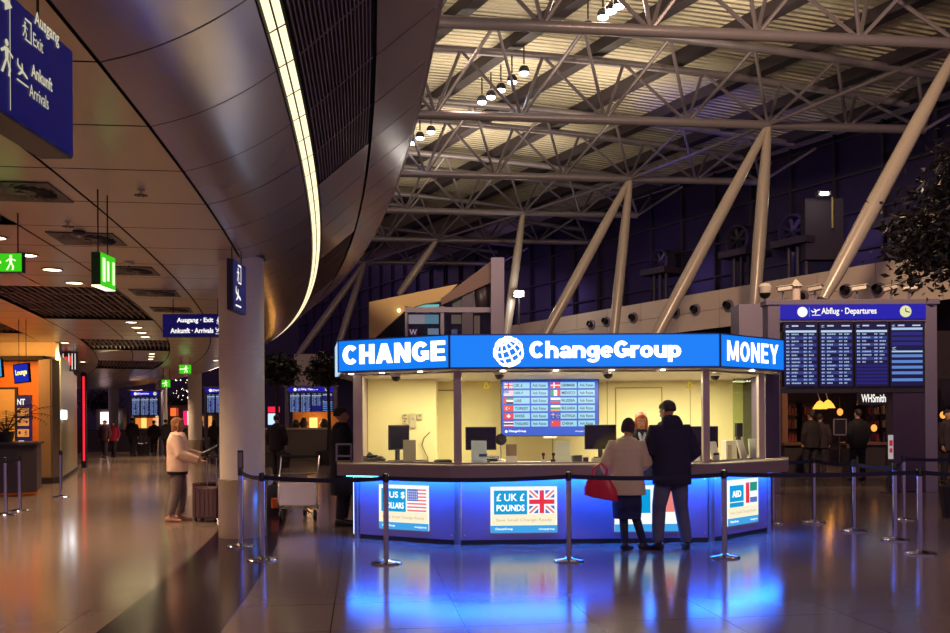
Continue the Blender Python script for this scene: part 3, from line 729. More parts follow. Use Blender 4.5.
def poster(i, x0, x1, z0, z1, w1, w2, code):
    o, fr, ln = bases[i]
    u0 = (hit(x0, 510, fr[0], fr[3]) - fr[0]).dot(fr[1]); u1 = (hit(x1, 510, fr[0], fr[3]) - fr[0]).dot(fr[1]); w, h = u1 - u0, z1 - z0
    f = (fr[0] + fr[1] * u0 + V * z0, fr[1], V, fr[3])
    m = MB(PW); m.slab(f[0], f[1], V, fr[3], [(0, 0), (w, 0), (w, h), (0, h)], .012)
    lb = m.build('lit_poster', None, K, world=True)
    m = MB(PB2); m.rect(f, 0, 0, w, h * .16, .013); m.m = PY; m.rect(f, .02 * w, .17 * h, .96 * w, .23 * h, .0128); m.m = PB
    if code == 'aed':
        m.rect(f, .06 * w, .52 * h, .45 * w, .36 * h, .013); m.rect(f, .06 * w, .40 * h, .45 * w, .1 * h, .013)
        for mm, q in ((GRN, (.72, .72, .96, .92)), (FR_, (.58, .46, .7, .92)), (FB, (.72, .46, .96, .58)), (FWt, (.72, .6, .96, .7))):
            m.m = mm; m.rect(f, q[0] * w, q[1] * h, (q[2] - q[0]) * w, (q[3] - q[1]) * h, .013)
        m.build('artwork', None, lb, world=True)
        text('AED', PT_, lb, f, .14 * w, .62 * h, .28 * w, .14 * h, .03, off=.016)
    else:
        m.rect(f, .05 * w, .40 * h, .5 * w, .52 * h, .013); flag(m, code, f, .58 * w, .42 * h, .38 * w, .5 * h, .013)
        m.build('artwork', None, lb, world=True)
        text(w1, PT_, lb, f, (.22 if code == 'us' else .09) * w, .69 * h, (.31 if code == 'us' else .42) * w, .16 * h, .012, off=.016); text(w2, PT_, lb, f, .09 * w, .47 * h, .42 * w, .14 * h, .02, off=.016)
    text('Have Small Change Ready' if code != 'uk' else 'Save Small Change Ready', E((190, 180, 150), 1.), lb, f, .08 * w, .23 * h, .84 * w, .08 * h, .0, off=.016)
    text('ChangeGroup', PT_, lb, f, .07 * w, .05 * h, .26 * w, .06 * h, .01, off=.016)
    text('changegroup', PT_, lb, f, .72 * w, .05 * h, .24 * w, .05 * h, 0, off=.016)
poster(0, 379.5, 429, .155, .74, 'US $', 'DOLLARS', 'us')
poster(1, 490.5, 557, .15, .735, '£ UK £', 'POUNDS', 'uk')
poster(1, 614.5, 679.5, .15, .735, '€ EU €', 'EURO €', 'uk') if False else None
poster(2, 727, 757.5, .17, .77, '', '', 'aed')
# third lit poster behind the couple: only its right part shows
o, fr, ln = bases[1]; u0 = (hit(614.5, 510, fr[0], fr[3]) - fr[0]).dot(fr[1]); u1 = (hit(679.5, 510, fr[0], fr[3]) - fr[0]).dot(fr[1]); w, h = u1 - u0, .585
f = (fr[0] + fr[1] * u0 + V * .15, fr[1], V, fr[3])
m = MB(PW); m.slab(f[0], f[1], V, fr[3], [(0, 0), (w, 0), (w, h), (0, h)], .012); lb = m.build('lit_poster', None, K, world=True)
m = MB(PB2); m.rect(f, 0, 0, w, h * .16, .013); m.m = PB; m.rect(f, .05 * w, .40 * h, .5 * w, .52 * h, .013); m.m = ORG; m.rect(f, .6 * w, .42 * h, .12 * w, .5 * h, .013); m.m = LRED; m.rect(f, .72 * w, .42 * h, .2 * w, .5 * h, .013)
m.build('artwork', None, lb, world=True)
# window posts and glass
def post(px, dd, w=.1, dp=.1, z0=CT, z1=FZ0 - .01):
    p = P(px, 420, dd); MB(M_POST).box((p.x, p.y, (z0 + z1) / 2), (w, dp, z1 - z0)).build('window_post', None, K, world=True, bevel=.006); return Vector((p.x, p.y, 0))
p0 = post(358.5, 12.2, .13, .12); p1 = post(457.7, 11.42, .1, .1); p2 = post(705.6, 11.5, .085, .1); p3 = post(760.8, 12.45, .085, .1)
for p, q in ((p0, p1), (p1, p2), (p2, p3)):
    fr = frame(p, q, CT); ln = (q - p).length
    MB(M_PANE).rect(fr, .04, .012, ln - .08, FZ0 - CT - .03).build('window_pane', None, K, world=True)
    m = MB(M_POST)
    for z in (0, FZ0 - CT - .036): m.slab(fr[0], fr[1], V, -fr[3], [(.04, z), (ln - .04, z), (ln - .04, z + .022), (.04, z + .022)], .03)
    m.build('window_rail', None, K, world=True)
# walls of the booth
def wallp(p, q, name='booth_wall', m=M_CREAM, z0=0, z1=FZ0 - .012, t=.06):
    p, q = Vector((*p, 0)), Vector((*q, 0)); fr = frame(p, q, z0); ln = (q - p).length
    return MB(m).slab(fr[0], fr[1], V, -fr[3], [(0, 0), (ln, 0), (ln, z1 - z0), (0, z1 - z0)], t).build(name, None, K, world=True)
wl = P(435.5, 400, 13.6)
wallp((-1.62, 13.6), (wl.x, 13.6)); wallp((wl.x, 13.66), (wl.x + .001, BACK)); wallp((wl.x - .02, BACK - .06), (4.5, BACK - .06))
wallp((-1.66, 13.66), (-1.62, 12.3), m=M_POST) if False else None
fr = frame((-1.68, 13.66), (p0.x - .02, 12.25), CT); 
sl = MB(M_POST); sl.slab(fr[0], fr[1], V, -fr[3], [(0, 0), (1.38, 0), (1.38, FZ0 - CT - .01), (0, FZ0 - CT - .01)], .05); sl.build('side_wall', None, K, world=True)
# right end wall: dark lilac cladding outside, glass partition and cream wall inside
m = MB(mat('lilac_cladding', (78, 64, 86), .5, .1)); q0, q1 = P(765.5, 420, 12.7), P(779.5, 420, 12.9)
m.prism([(q0.x, q0.y), (q1.x, q1.y), (4.62, 14.6), (4.35, 14.6)], CT, FZ0 - .012).build('end_wall', None, K, world=True)
m = MB(M_POST); m.prism([(q1.x, q1.y), (q1.x + .02, q1.y - .0), (4.64, 14.5), (4.62, 14.5)], CT, FZ0 - .012)
gp0, gp1 = P(733, 400, 13.9), P(742, 400, 13.6)
MB(glass('green_glass', (226, 234, 214))).slab(Vector((gp0.x, gp0.y, CT)), Vector((1, -.35, 0)).normalized(), V, Vector((0, 1, 0)), [(0, 0), (.5, 0), (.5, FZ0 - CT - .02), (0, FZ0 - CT - .02)], .02).build('glass_partition', None, K, world=True)
# door outline and panel joints on the back wall, warning triangles
bw = (Vector((0, BACK - .061, 0)), Vector((1, 0, 0)), V, Vector((0, -1, 0)))
def bx(px): return hit(px, 420, bw[0], bw[3]).x
def bz(py, px=600): return hit(px, py, bw[0], bw[3]).z
M_LINE = mat('door_gap', (150, 132, 70), .7)
x0, x1, zt_ = bx(615.5), bx(662), bz(388)
dr = MB(M_CREAM); dr.slab(Vector((x0 + .012, BACK - .061, 0)), bw[1], V, bw[3], [(0, 0), (x1 - x0 - .024, 0), (x1 - x0 - .024, zt_ - .012), (0, zt_ - .012)], .012)
dr = dr.build('door', None, K, world=True, bevel=.004)
m = MB(M_LINE); m.rect(bw, x0 - .006, 0, .014, zt_, .003); m.rect(bw, x1 - .008, 0, .014, zt_, .003); m.rect(bw, x0, zt_ - .008, x1 - x0, .014, .003); m.build('door_frame', None, K, world=True)
m = MB(M_LINE)
for px in (437, 552, 607, 690): m.rect(bw, bx(px), 0, .01, FZ0, .002)
m.rect(bw, bx(437), bz(390), bx(456) - bx(437), .02, .002); m.build('panel_joint', None, K, world=True)
for px, py in ((486.5, 384.5), (690, 385)):
    m = MB(E((250, 205, 40), .55)); x, z = bx(px), bz(py)
    m.poly(bw, [(x - .07, z - .06), (x + .07, z - .06), (x, z + .07)], .006); m.m = BLK; m.poly(bw, [(x - .012, z - .03), (x + .012, z - .03), (x, z + .03)], .008); m.build('warning_triangle', None, K, world=True)
# soffit lights and dome cameras
for i, (px, dd) in enumerate(((351, 12.0), (382, 11.75), (420, 11.5), (503, 11.4), (556, 11.4), (612, 11.4), (663, 11.4), (752, 11.75))):
    p = P(px, 370, dd)
    o = MB(E((255, 240, 205), 16.)).lathe([(.035, FZ0 - .013), (.03, FZ0 - .02), (.004, FZ0 - .021)], (p.x, p.y, 0), n=14).build('soffit_light', None, K, world=True)
WL = (255, 245, 208)
for x, y, pw, sx in ((-.85, 12.7, 20, 1.1), (.7, 13.0, 70, 1.4), (2.2, 13.0, 80, 1.4), (3.6, 13.3, 46, 1.)):
    lamp('AREA', (x, y, FZ0 - .04), pw, WL, sx, (x, y, 0), sy=.5)
dc0 = None
for px, py, dd, lab in ((396, 375, 11.9, 'under the left end'), (499.5, 374, 11.55, 'under the globe emblem'), (608, 373, 11.55, 'over the clerk'), (715, 377, 12.2, 'under the right end')):
    p = P(px, py, dd); p.z = FZ0 - .012
    lab = 'dark dome camera on the kiosk soffit ' + lab
    if dc0 is None:
        dc0 = thing('dome_camera', lab, 'camera', p, group='dome cameras on the kiosk soffit')
        MB().lathe([(.075, 0), (.075, -.04), (.06, -.05)], n=18).build('mount', M_WHITE, dc0); MB().ball((0, 0, -.05), .062, 16).build('dome', M_BLACK, dc0, smooth=True)
    else: dup(dc0, p, 0, lab)

# ================================================================ rate screen
sc = P(550, 408, 13.9); sw = 96.5 * 13.9 / 900; sh = 55 * 13.9 / 900
t = thing('rate_screen', 'large blue exchange rate screen with rows of flags on the booth wall', 'screen', (sc.x, sc.y, sc.z))
f = (sc - Vector((sw / 2, .0, sh / 2)), Vector((1, 0, 0)), V, Vector((0, -1, 0)))
MB(M_BLACK).slab(f[0], f[1], V, Vector((0, 1, 0)), [(-.012, -.012), (sw + .012, -.012), (sw + .012, sh + .012), (-.012, sh + .012)], .07).build('housing', None, t, world=True)
MB(M_DGREY).b2((sc.x - .1, sc.y + .07, sc.z - .1), (sc.x + .1, BACK - .07, sc.z + .1)).build('wall_bracket', None, t, world=True)
MB(M_WHITE).b2((sc.x - .1, sc.y - .02, sc.z - sh / 2 - .04), (sc.x + .1, sc.y + .03, sc.z - sh / 2 - .014)).build('sensor_bar', None, t, world=True)
m = MB(E((0, 84, 214), .9)); m.rect(f, 0, 0, sw, sh, .003); pnl = m.build('display', None, t, world=True)
cells, fl = MB(E((150, 214, 240), 1.)), MB()
rows = [('uk', 'UK £', 'dk', 'DENMARK'), ('us', 'USA $', 'mx', 'MEXICO'), ('ae', 'UAE', 'ru', 'RUSSIA'), ('tr', 'TURKEY', 'bg', 'BULGARIA'), ('ch', 'SWISS', 'au', 'AUSTRALIA'), ('th', 'THAILAND', 'cn', 'CHINA')]
INK = E((22, 40, 70), 1.)
for r, (f1, n1, f2, n2) in enumerate(rows):
    y = sh * (.86 - r * .139); hh = sh * .105
    for k, (fc, nm) in enumerate(((f1, n1), (f2, n2))):
        x = sw * (.02 + k * .487)
        flag(fl, fc, f, x, y, sw * .1, hh, .006)
        cells.rect(f, x + sw * .102, y, sw * .168, hh, .005); cells.rect(f, x + sw * .285, y, sw * .172, hh, .005)
        text(nm, INK, pnl, f, x + sw * .115, y + hh * .26, sw * .14, hh * .5, .025, off=.008, keep=len(nm) < 6)
        text('Ask Rates', INK, pnl, f, x + sw * .3, y + hh * .26, sw * .14, hh * .5, .012, off=.008)
cells.build('rate_cells', None, pnl, world=True); fl.build('flags', None, pnl, world=True)
text('ChangeGroup', PT_, pnl, f, .07 * sw, .055 * sh, .18 * sw, .05 * sh, .02, off=.008); text('changegroup', PT_, pnl, f, .76 * sw, .06 * sh, .12 * sw, .03 * sh, 0, off=.008)
m = MB(PT_); m.poly(f, [(sw * .045 + .02 * math.cos(k * .4), sh * .078 + .02 * math.sin(k * .4)) for k in range(16)], .008); m.build('round_mark', None, pnl, world=True)

# ================================================================ things on the counter
def on_counter(px, dd): p = P(px, 460, dd); p.z = CT + .001; return p
def monitor(px, dd, w, h, rz, lab, zc=.0, group='black monitors on the kiosk counter'):
    t = thing('monitor', lab, 'monitor', on_counter(px, dd), R(rz), group=group)
    MB().box((0, 0, .008), (.24, .2, .016)).build('base', M_BLACK, t, bevel=.004)
    MB().box((0, .03, .12), (.06, .03, .24)).build('neck', M_BLACK, t)
    MB().box((0, 0, .16 + h / 2), (w, .035, h)).build('housing', M_BLACK, t, bevel=.006)
    MB().box((0, -.019, .16 + h / 2), (w - .03, .002, h - .03)).build('screen', mat('dark_screen', (14, 14, 26), .15), t)
monitor(399, 12.35, .37, .34, 48, 'black monitor turned sideways in the left kiosk window')
monitor(481, 12.0, .41, .31, 0, 'black monitor behind the pale blue holder in the front window')
monitor(600.5, 12.0, .42, .33, -4, 'black monitor just left of the couple showing a reflection')
monitor(703, 12.2, .42, .30, 6, 'black monitor half hidden behind the right window post')
def plate_thing(name, lab, cat, px, dd, w, h, rz, tilt, m, foot=None, extra=None, dp=.02):
    t = thing(name, lab, cat, on_counter(px, dd), R(rz))
    MB().box((0, .03, .006), (w * 1.0, max(.1, h * .5), .012)).build('foot', foot or m, t)
    MB().box((0, h / 2 * math.sin(R(tilt)), .012 + h / 2 * math.cos(R(tilt))), (w, dp, h), M=Matrix.Rotation(R(-tilt), 4, 'X')).build('panel', m, t, bevel=.003)
    if extra: extra(t)
    return t
M_GREY = mat('warm_grey_plastic', (160, 148, 128), .5); M_PALE = mat('pale_blue_plastic', (178, 196, 200), .4); M_TAN = mat('tan_card', (140, 116, 86), .6); M_CLR = mat('clear_acrylic', (210, 215, 190), .15, var=.02)
plate_thing('card_holder', 'grey upright privacy board beside the sideways monitor', 'board', 409.5, 12.0, .17, .29, 4, 3, M_GREY)
plate_thing('document_holder', 'pale blue document holder with a dark blue label', 'document holder', 479, 11.75, .2, .28, 0, 8, M_PALE, extra=lambda t: MB().box((.05, -.016 + .06 * math.sin(R(8)), .10), (.1, .006, .035), M=Matrix.Rotation(R(-8), 4, 'X')).build('blue_label', mat('navy_label', (40, 50, 110), .5), t))
plate_thing('leaflet_holder', 'brown leaflet holder on a white foot below the rate screen', 'leaflet holder', 511.5, 11.75, .14, .23, 0, 6, M_TAN, M_WHITE, extra=lambda t: MB().box((0, -.02, .05), (.15, .015, .08)).build('white_pocket', M_WHITE, t))
plate_thing('brochure_stand', 'clear acrylic brochure stand under the right part of the rate screen', 'brochure stand', 563, 11.75, .2, .27, -2, 12, M_CLR, extra=lambda t: MB().box((0, -.03, .05), (.2, .03, .08)).build('pocket', M_CLR, t))
plate_thing('info_panel', 'white tilted information panel just right of the window post', 'panel', 716, 11.7, .12, .26, 24, 18, M_WHITE, extra=lambda t: MB().box((.0, -.01, .1), (.05, .05, .03)).build('dark_clip', M_BLACK, t))
plate_thing('info_panel', 'white tilted information panel beside the dark card terminal', 'panel', 744, 12.15, .12, .27, 30, 18, M_WHITE)
plate_thing('brochure_stand', 'small pale brochure stand at the far right window end', 'brochure stand', 753, 12.35, .13, .27, 30, 5, M_CLR)
t = thing('card_terminal', 'tall dark card terminal on a stand in the right window', 'terminal', on_counter(738.5, 12.7), R(20))
MB().box((0, 0, .012), (.14, .14, .024)).build('base', M_BLACK, t); MB().box((0, 0, .2), (.05, .05, .38)).build('stem', M_BLACK, t); MB().box((0, -.01, .4), (.1, .06, .2)).build('head', M_BLACK, t, bevel=.008)
t = thing('paper_box', 'cream box standing behind the first tilted panel', 'box', on_counter(729, 12.4), R(20)); MB().box((0, 0, .13), (.17, .12, .26)).build('carton', M_WHITE, t, bevel=.004); MB().box((-.03, -.065, .1), (.05, .012, .2)).build('grey_insert', M_GREY, t)
def phone(px, dd, lab, rz=0):
    t = thing('telephone', lab, 'telephone', on_counter(px, dd), R(rz))
    MB().box((0, 0, .03), (.2, .2, .05), M=Matrix.Rotation(R(10), 4, 'X')).build('body', M_BLACK, t, bevel=.008); MB().path([(-.09, -.09, .07), (-.09, -.05, .095), (-.09, .06, .115), (-.09, .1, .09)], [.026, .018, .018, .026], 10).build('handset', M_BLACK, t, smooth=True)
    m = MB()
    for i in range(3):
        for j in range(4): m.box((.0 + i * .03, -.06 + j * .03, .056 + j * .005), (.02, .02, .012))
    m.build('keypad', M_GREY, t)
phone(377, 12.4, 'black telephone with tangled cables at the left window end', 20); phone(491, 12.25, 'black telephone behind the pale blue document holder', -10)
t = thing('cable_tangle', 'tangle of black cables on the counter left of the sideways monitor', 'cables', on_counter(372, 12.25))
m = MB()
for k in range(5):
    m.path([(random.uniform(-.14, .16), random.uniform(-.08, .1), random.uniform(.01, .09)) for _ in range(7)], .009, 6)
m.build('cable', M_BLACK, t, smooth=True)
t = thing('keyboard', 'small grey keypad at the foot of the grey privacy board', 'keypad', on_counter(421, 11.9), R(15)); MB().box((0, 0, .015), (.2, .1, .03)).build('body', M_GREY, t, bevel=.004); MB().box((0, 0, .034), (.17, .08, .008)).build('keys', M_DGREY, t)
t = thing('cash_tray', 'flat black cash tray by the left front window post', 'tray', on_counter(443, 11.8), R(10)); MB().box((0, 0, .02), (.22, .14, .04)).build('body', M_BLACK, t, bevel=.004); MB().box((0, 0, .043), (.18, .1, .008)).build('lid', M_DGREY, t)
t = thing('paper_sheets', 'white sheets of paper lying beside the black cash tray', 'paper', on_counter(431, 11.95), R(8))
for k in range(2): MB().box((k * .02, k * .01, .004 + k * .008), (.18, .12, .007), R(6 * k)).build('sheet', M_WHITE, t)
t = thing('desk_fan', 'small dark desk fan on a thin stalk below the rate screen corner', 'fan', on_counter(501, 12.3))
MB().lathe([(.07, 0), (.06, .02), (.01, .03)], n=16).build('base', M_WHITE, t); MB().tube((0, 0, .02), (0, 0, .26), .01).build('stalk', M_STEEL, t); MB().lathe([(.03, -.05), (.075, -.02), (.08, .02), (.03, .04)], (0, 0, .29), n=16, M=Matrix.Rotation(R(80), 3, 'X')).build('cage', M_BLACK, t)
for px, s in ((543.5, 'left'), (553.5, 'right')):
    t = thing('rubber_stamp', 'black handled rubber stamp on the counter, %s one of the pair' % s, 'stamp', on_counter(px, 11.8), group='rubber stamps on the counter')
    MB().box((0, 0, .02), (.07, .05, .04)).build('stamp_block', M_WHITE if s == 'left' else M_BLACK, t); MB().lathe([(.012, .04), (.012, .08), (.024, .1), (.02, .125), (.004, .13)], n=12).build('handle', M_BLACK, t, smooth=True)
t = thing('calculator', 'dark green banknote counter beside the clear brochure stand', 'machine', on_counter(577, 11.9)); MB().box((0, 0, .045), (.14, .14, .09)).build('body', mat('dark_green_plastic', (52, 62, 58), .5), t, bevel=.01); MB().box((0, -.072, .06), (.1, .006, .03)).build('display', M_DGREY, t)
t = thing('card_reader', 'small white framed card reader with a dark screen', 'card reader', on_counter(585.5, 11.7)); MB().box((0, 0, .04), (.09, .05, .08)).build('body', M_WHITE, t, bevel=.008); MB().box((0, -.027, .04), (.065, .004, .055)).build('screen', M_BLACK, t)
t = thing('receipt_printer', 'pale receipt printer under the monitor by the couple', 'printer', on_counter(597, 11.75)); MB().box((0, 0, .03), (.13, .1, .06)).build('body', M_GREY, t, bevel=.008); MB().box((0, -.02, .066), (.09, .04, .012)).build('lid', M_BLACK, t)
t = thing('open_papers', 'white papers on the counter right of the man in the navy coat', 'paper', on_counter(694, 11.65), R(-12)); MB().box((0, 0, .006), (.2, .14, .01)).build('sheet', M_WHITE, t); MB().box((.03, .03, .06), (.1, .012, .11), M=Matrix.Rotation(R(-20), 4, 'X')).build('folded_sheet', M_WHITE, t)
# wall fittings in the left window
w0 = Vector((0, 13.6, 0)); wn = Vector((0, -1, 0))
for px, py, w, h, lab in ((405, 416, .07, .07, 'small pale wall socket, upper left of the white wall box'), (405, 422, .07, .07, 'small pale wall socket with a dark hole, lower left of the white wall box'), (413, 420.5, .1, .22, 'tall white box on the cream wall above the sideways monitor'), (420, 416.5, .08, .09, 'square pale switch right of the tall white wall box')):
    p = hit(px, py, w0, wn); t = thing('wall_box', lab, 'wall fitting', p, group='fittings on the cream wall')
    MB().box((0, -.02, 0), (w, .04, h)).build('cover', mat('ivory_plastic', (196, 184, 146), .4), t, bevel=.004); MB().box((0, -.042, h * .12), (w * .3, .006, w * .25)).build('slot', M_DGREY if w < .1 else M_GREY, t)
t = thing('wall_cable', 'thin dark cable hanging in a loop on the cream wall', 'cable', hit(424, 450, w0, wn)); MB().path([hit(x, y, w0, wn) + Vector((0, -.012, 0)) for x, y in ((430, 432), (424, 438), (422, 445), (425, 452), (428, 458), (427, 463))], .006, 6).build('wire', M_DGREY, t, world=True, smooth=True)
t = thing('counter_rail', 'grey metal rail standing on the left end of the kiosk counter', 'rail', on_counter(344, 12.3))
m = MB()
for z in (.08, .24): m.tube((-.1, 0, z), (.1, 0, z), .014)
m.build('bar', M_LILAC, t)
for x in (-.1, .1): MB().tube((x, 0, 0), (x, 0, .25), .014).build('post', M_LILAC, t)
# ================================================================ hanging signs
M_SB = E(SIGNBLUE, .22); M_SBODY = mat('sign_box', (58, 56, 74), .4, .3); M_STXT = E((236, 232, 226), 1.3); M_STXT2 = E((214, 206, 176), .85)
def pict(mb, fr, kind, x, y, s, off=.006):
    p = lambda pts: mb.poly(fr, [(x + a * s, y + b * s) for a, b in pts], off)
    if kind == 'plane_up' or kind == 'plane_down':
        sg = 1 if kind == 'plane_up' else -1
        rot = lambda pts: p([(.5 + (a - .5) * math.cos(.35 * sg) - (b - .55) * math.sin(.35 * sg), .55 + (a - .5) * math.sin(.35 * sg) + (b - .55) * math.cos(.35 * sg)) for a, b in pts])
        rot([(0, .52), (.1, .48), (.9, .48), (1, .55), (.9, .62), (.1, .6)]); rot([(.38, .5), (.55, .5), (.3, .18), (.2, .18)]); rot([(.4, .58), (.55, .58), (.38, .84), (.3, .84)]); rot([(0, .52), (.12, .52), (.02, .8), (-.06, .8)])
        p([(0, 0), (1, 0), (1, .08), (0, .08)])
    elif kind == 'exit':
        for q in ([(.35, .9), (.95, .9), (.95, 1), (.35, 1)], [(.87, 0), (.95, 0), (.95, 1), (.87, 1)], [(.35, 0), (.95, 0), (.95, .08), (.35, .08)]): p(q)
        pict(mb, fr, 'man', x, y + .1 * s, s * .72, off)
    elif kind == 'man':
        p([(.5 + .1 * math.cos(k * .628), .9 + .1 * math.sin(k * .628)) for k in range(10)])
        p([(.38, .78), (.6, .78), (.58, .42), (.42, .42)]); p([(.42, .44), (.52, .44), (.3, .0), (.18, .0)]); p([(.5, .44), (.6, .44), (.72, .22), (.66, .0), (.56, .0), (.6, .2)]); p([(.4, .76), (.44, .68), (.22, .54), (.16, .6)]); p([(.56, .76), (.6, .68), (.82, .56), (.84, .64)])
    elif kind == 'arrow':
        p([(.0, .42), (.6, .42), (.6, .58), (.0, .58)]); p([(.5, .2), (1, .5), (.5, .8)])
    elif kind == 'dot': p([(.5 + .5 * math.cos(k * .314), .5 + .5 * math.sin(k * .314)) for k in range(20)])
def rods(t, pts, z0, z1=CZ + .02):
    for x, y in pts: MB().tube((x, y, z0), (x, y, z1), .007, n=8).build('hanging_rod', M_DGREY, t, world=True)
# large sign at the upper left, running away from the viewer
t = thing('hanging_sign', 'large dark blue hanging sign at the upper left reading Ausgang Exit Ankunft Arrivals', 'sign', (-2.15, 3.5, 2.94))
X = -2.07; y0_, y1_ = 2.4, 4.66; fr = (Vector((X, y0_, 2.94)), Vector((0, 1, 0)), V, Vector((1, 0, 0)))
MB().b2((X - .17, y0_, 2.94), (X - .004, y1_, 3.5)).build('housing', M_SBODY, t, world=True, bevel=.006)
pn = MB(M_SB).slab(fr[0] - fr[3] * .004, fr[1], V, fr[3], [(.01, .01), (y1_ - y0_ - .01, .01), (y1_ - y0_ - .01, .55), (.01, .55)], .006).build('face', None, t, world=True)
rods(t, ((X - .08, 4.45), (X - .08, 2.6)), 3.5)
gu = lambda px: hit(px, 60, fr[0], fr[3]).y - y0_
gz = lambda px, py: hit(px, py, fr[0], fr[3]).z - 2.94
w_ = gu(58) - gu(33.5)
text('Ausgang', M_STXT2, pn, fr, gu(33.5), gz(34, 25.5) - .012, w_, gz(34, 12) - gz(34, 25.5) + .02, .02, off=.006)
text('Exit', M_STXT2, pn, fr, gu(32), gz(32, 45.5), gu(42) - gu(32), gz(33, 33) - gz(32, 45.5), 0, off=.006)
text('Ankunft', M_STXT2, pn, fr, gu(30), gz(30, 76), gu(51) - gu(30), gz(31, 63.5) - gz(30, 76), .02, off=.006)
text('Arrivals', M_STXT2, pn, fr, gu(28), gz(28, 96), gu(47) - gu(28), gz(29, 83.5) - gz(28, 96), 0, off=.006)
m = MB(M_STXT2); pict(m, fr, 'exit', gu(20), gz(22, 38), gu(31) - gu(20)); pict(m, fr, 'plane_down', gu(15.5), gz(16, 80), gu(27) - gu(15.5))
m.rect(fr, gu(8.5), .03, .006, .5, .006)
pict(m, fr, 'arrow', gu(-4), gz(-1, 12), .13); pict(m, fr, 'man', gu(-4), gz(-1, 70), .16)
m.build('pictograms', None, pn, world=True)
# sign facing the viewer
def facing_sign(px0, px1, py0, py1, dd, lab, dp=.14, name='hanging_sign', face=M_SB):
    a = P((px0 + px1) / 2, py1, dd); w = (px1 - px0) * dd / 900; h = (py1 - py0) * dd / 900
    t = thing(name, lab, 'sign', a)
    fr = (a - Vector((w / 2, 0, 0)), Vector((1, 0, 0)), V, Vector((0, -1, 0)))
    MB().b2((a.x - w / 2, dd + .005, a.z), (a.x + w / 2, dd + dp, a.z + h)).build('housing', M_SBODY, t, world=True, bevel=.005)
    pn = MB(face).slab(fr[0] + fr[3] * -.004, fr[1], V, fr[3], [(.01, .01), (w - .01, .01), (w - .01, h - .01), (.01, h - .01)], .008).build('face', None, t, world=True)
    rods(t, ((a.x - w * .35, dd + dp / 2), (a.x + w * .35, dd + dp / 2)), a.z + h)
    return t, pn, fr, w, h
t, pn, fr, w, h = facing_sign(162.5, 226, 314, 337, 16, 'blue hanging sign partly behind the near column, two lines of words')
k = w / 63.5
text('Ausgang · Exit', M_STXT, pn, fr, 14.5 * k, h * .58, 36.5 * k, h * .26, .03, off=.006); text('Ankunft · Arrivals', M_STXT, pn, fr, 8 * k, h * .17, 43 * k, h * .22, .03, off=.006)
m = MB(M_STXT); pict(m, fr, 'exit', 53 * k, h * .54, h * .32); pict(m, fr, 'plane_down', 53 * k, h * .12, h * .3); m.build('pictograms', None, pn, world=True)
# banner sign by the column, seen nearly edge on
X = -3.0; y0_, y1_ = 11.2, 11.83; z0_, z1_ = 2.98, 3.62
t = thing('column_sign', 'narrow dark blue sign seen nearly edge-on in front of the near column', 'sign', (X, 11.5, z0_))
fr = (Vector((X, y0_, z0_)), Vector((0, 1, 0)), V, Vector((1, 0, 0)))
MB().b2((X - .08, y0_, z0_), (X - .004, y1_, z1_)).build('housing', M_SBODY, t, world=True, bevel=.005)
pn = MB(E((24, 34, 110), .5)).slab(fr[0] - fr[3] * .004, fr[1], V, fr[3], [(.01, .01), (.62, .01), (.62, .63), (.01, .63)], .006).build('face', None, t, world=True)
m = MB(M_STXT); pict(m, fr, 'exit', .14, .36, .24); pict(m, fr, 'plane_down', .1, .06, .26); m.build('pictograms', None, pn, world=True); rods(t, ((X - .04, 11.3), (X - .04, 11.75)), z1_)
# green emergency exit signs
M_GRN = E((60, 205, 20), 1.0); M_GW = E((226, 250, 190), 1.5)
def exit_sign(px0, px1, py0, py1, dd, lab):
    t, pn, fr, w, h = facing_sign(px0, px1, py0, py1, dd, lab, .07, 'exit_sign', M_GRN); t['group'] = 'green emergency exit signs'
    m = MB(M_GW); pict(m, fr, 'man', w - h * .95, h * .12, h * .76); m.rect(fr, w * .06, h * .45, w * .42, h * .12, .006); m.build('pictograms', None, pn, world=True)
exit_sign(-18, 22.5, 252.5, 272.5, 9.4, 'green running man exit sign at the left edge, facing the viewer')
exit_sign(179, 191.5, 364.5, 374, 30, 'small distant green exit sign, higher of the two far ones')
exit_sign(161.5, 170.5, 379.5, 387.5, 36, 'small distant green exit sign, lower of the two far ones')
X = -3.5; t = thing('exit_sign', 'green exit sign seen at a steep angle below the ceiling, glowing white strip under it', 'sign', (X, 8.6, 2.85), group='green emergency exit signs')
y0_, y1_ = 8.44, 8.78; z0_ = P(108, 288, 8.6).z; z1_ = P(108, 255, 8.6).z
fr = (Vector((X, y0_, z0_)), Vector((0, 1, 0)), V, Vector((1, 0, 0)))
MB().b2((X - .09, y0_, z0_ + .01), (X - .004, y1_, z1_)).build('housing', mat('dark_green_box', (30, 90, 30), .5), t, world=True)
pn = MB(M_GRN).slab(fr[0] - fr[3] * .004, fr[1], V, fr[3], [(0, 0), (.34, 0), (.34, z1_ - z0_), (0, z1_ - z0_)], .006).build('face', None, t, world=True)
m = MB(M_GW); h = z1_ - z0_; m.rect(fr, .03, h * .14, .06, h * .72, .006); m.rect(fr, .13, h * .2, .05, h * .6, .006); m.rect(fr, .26, h * .14, .05, h * .7, .006); m.build('pictograms', None, pn, world=True)
MB(E((240, 236, 190), 2.)).b2((X - .09, y0_, z0_ - .005), (X + .0, y1_, z0_ + .009)).build('light_strip', None, t, world=True); rods(t, ((X - .05, 8.5), (X - .05, 8.72)), z1_)

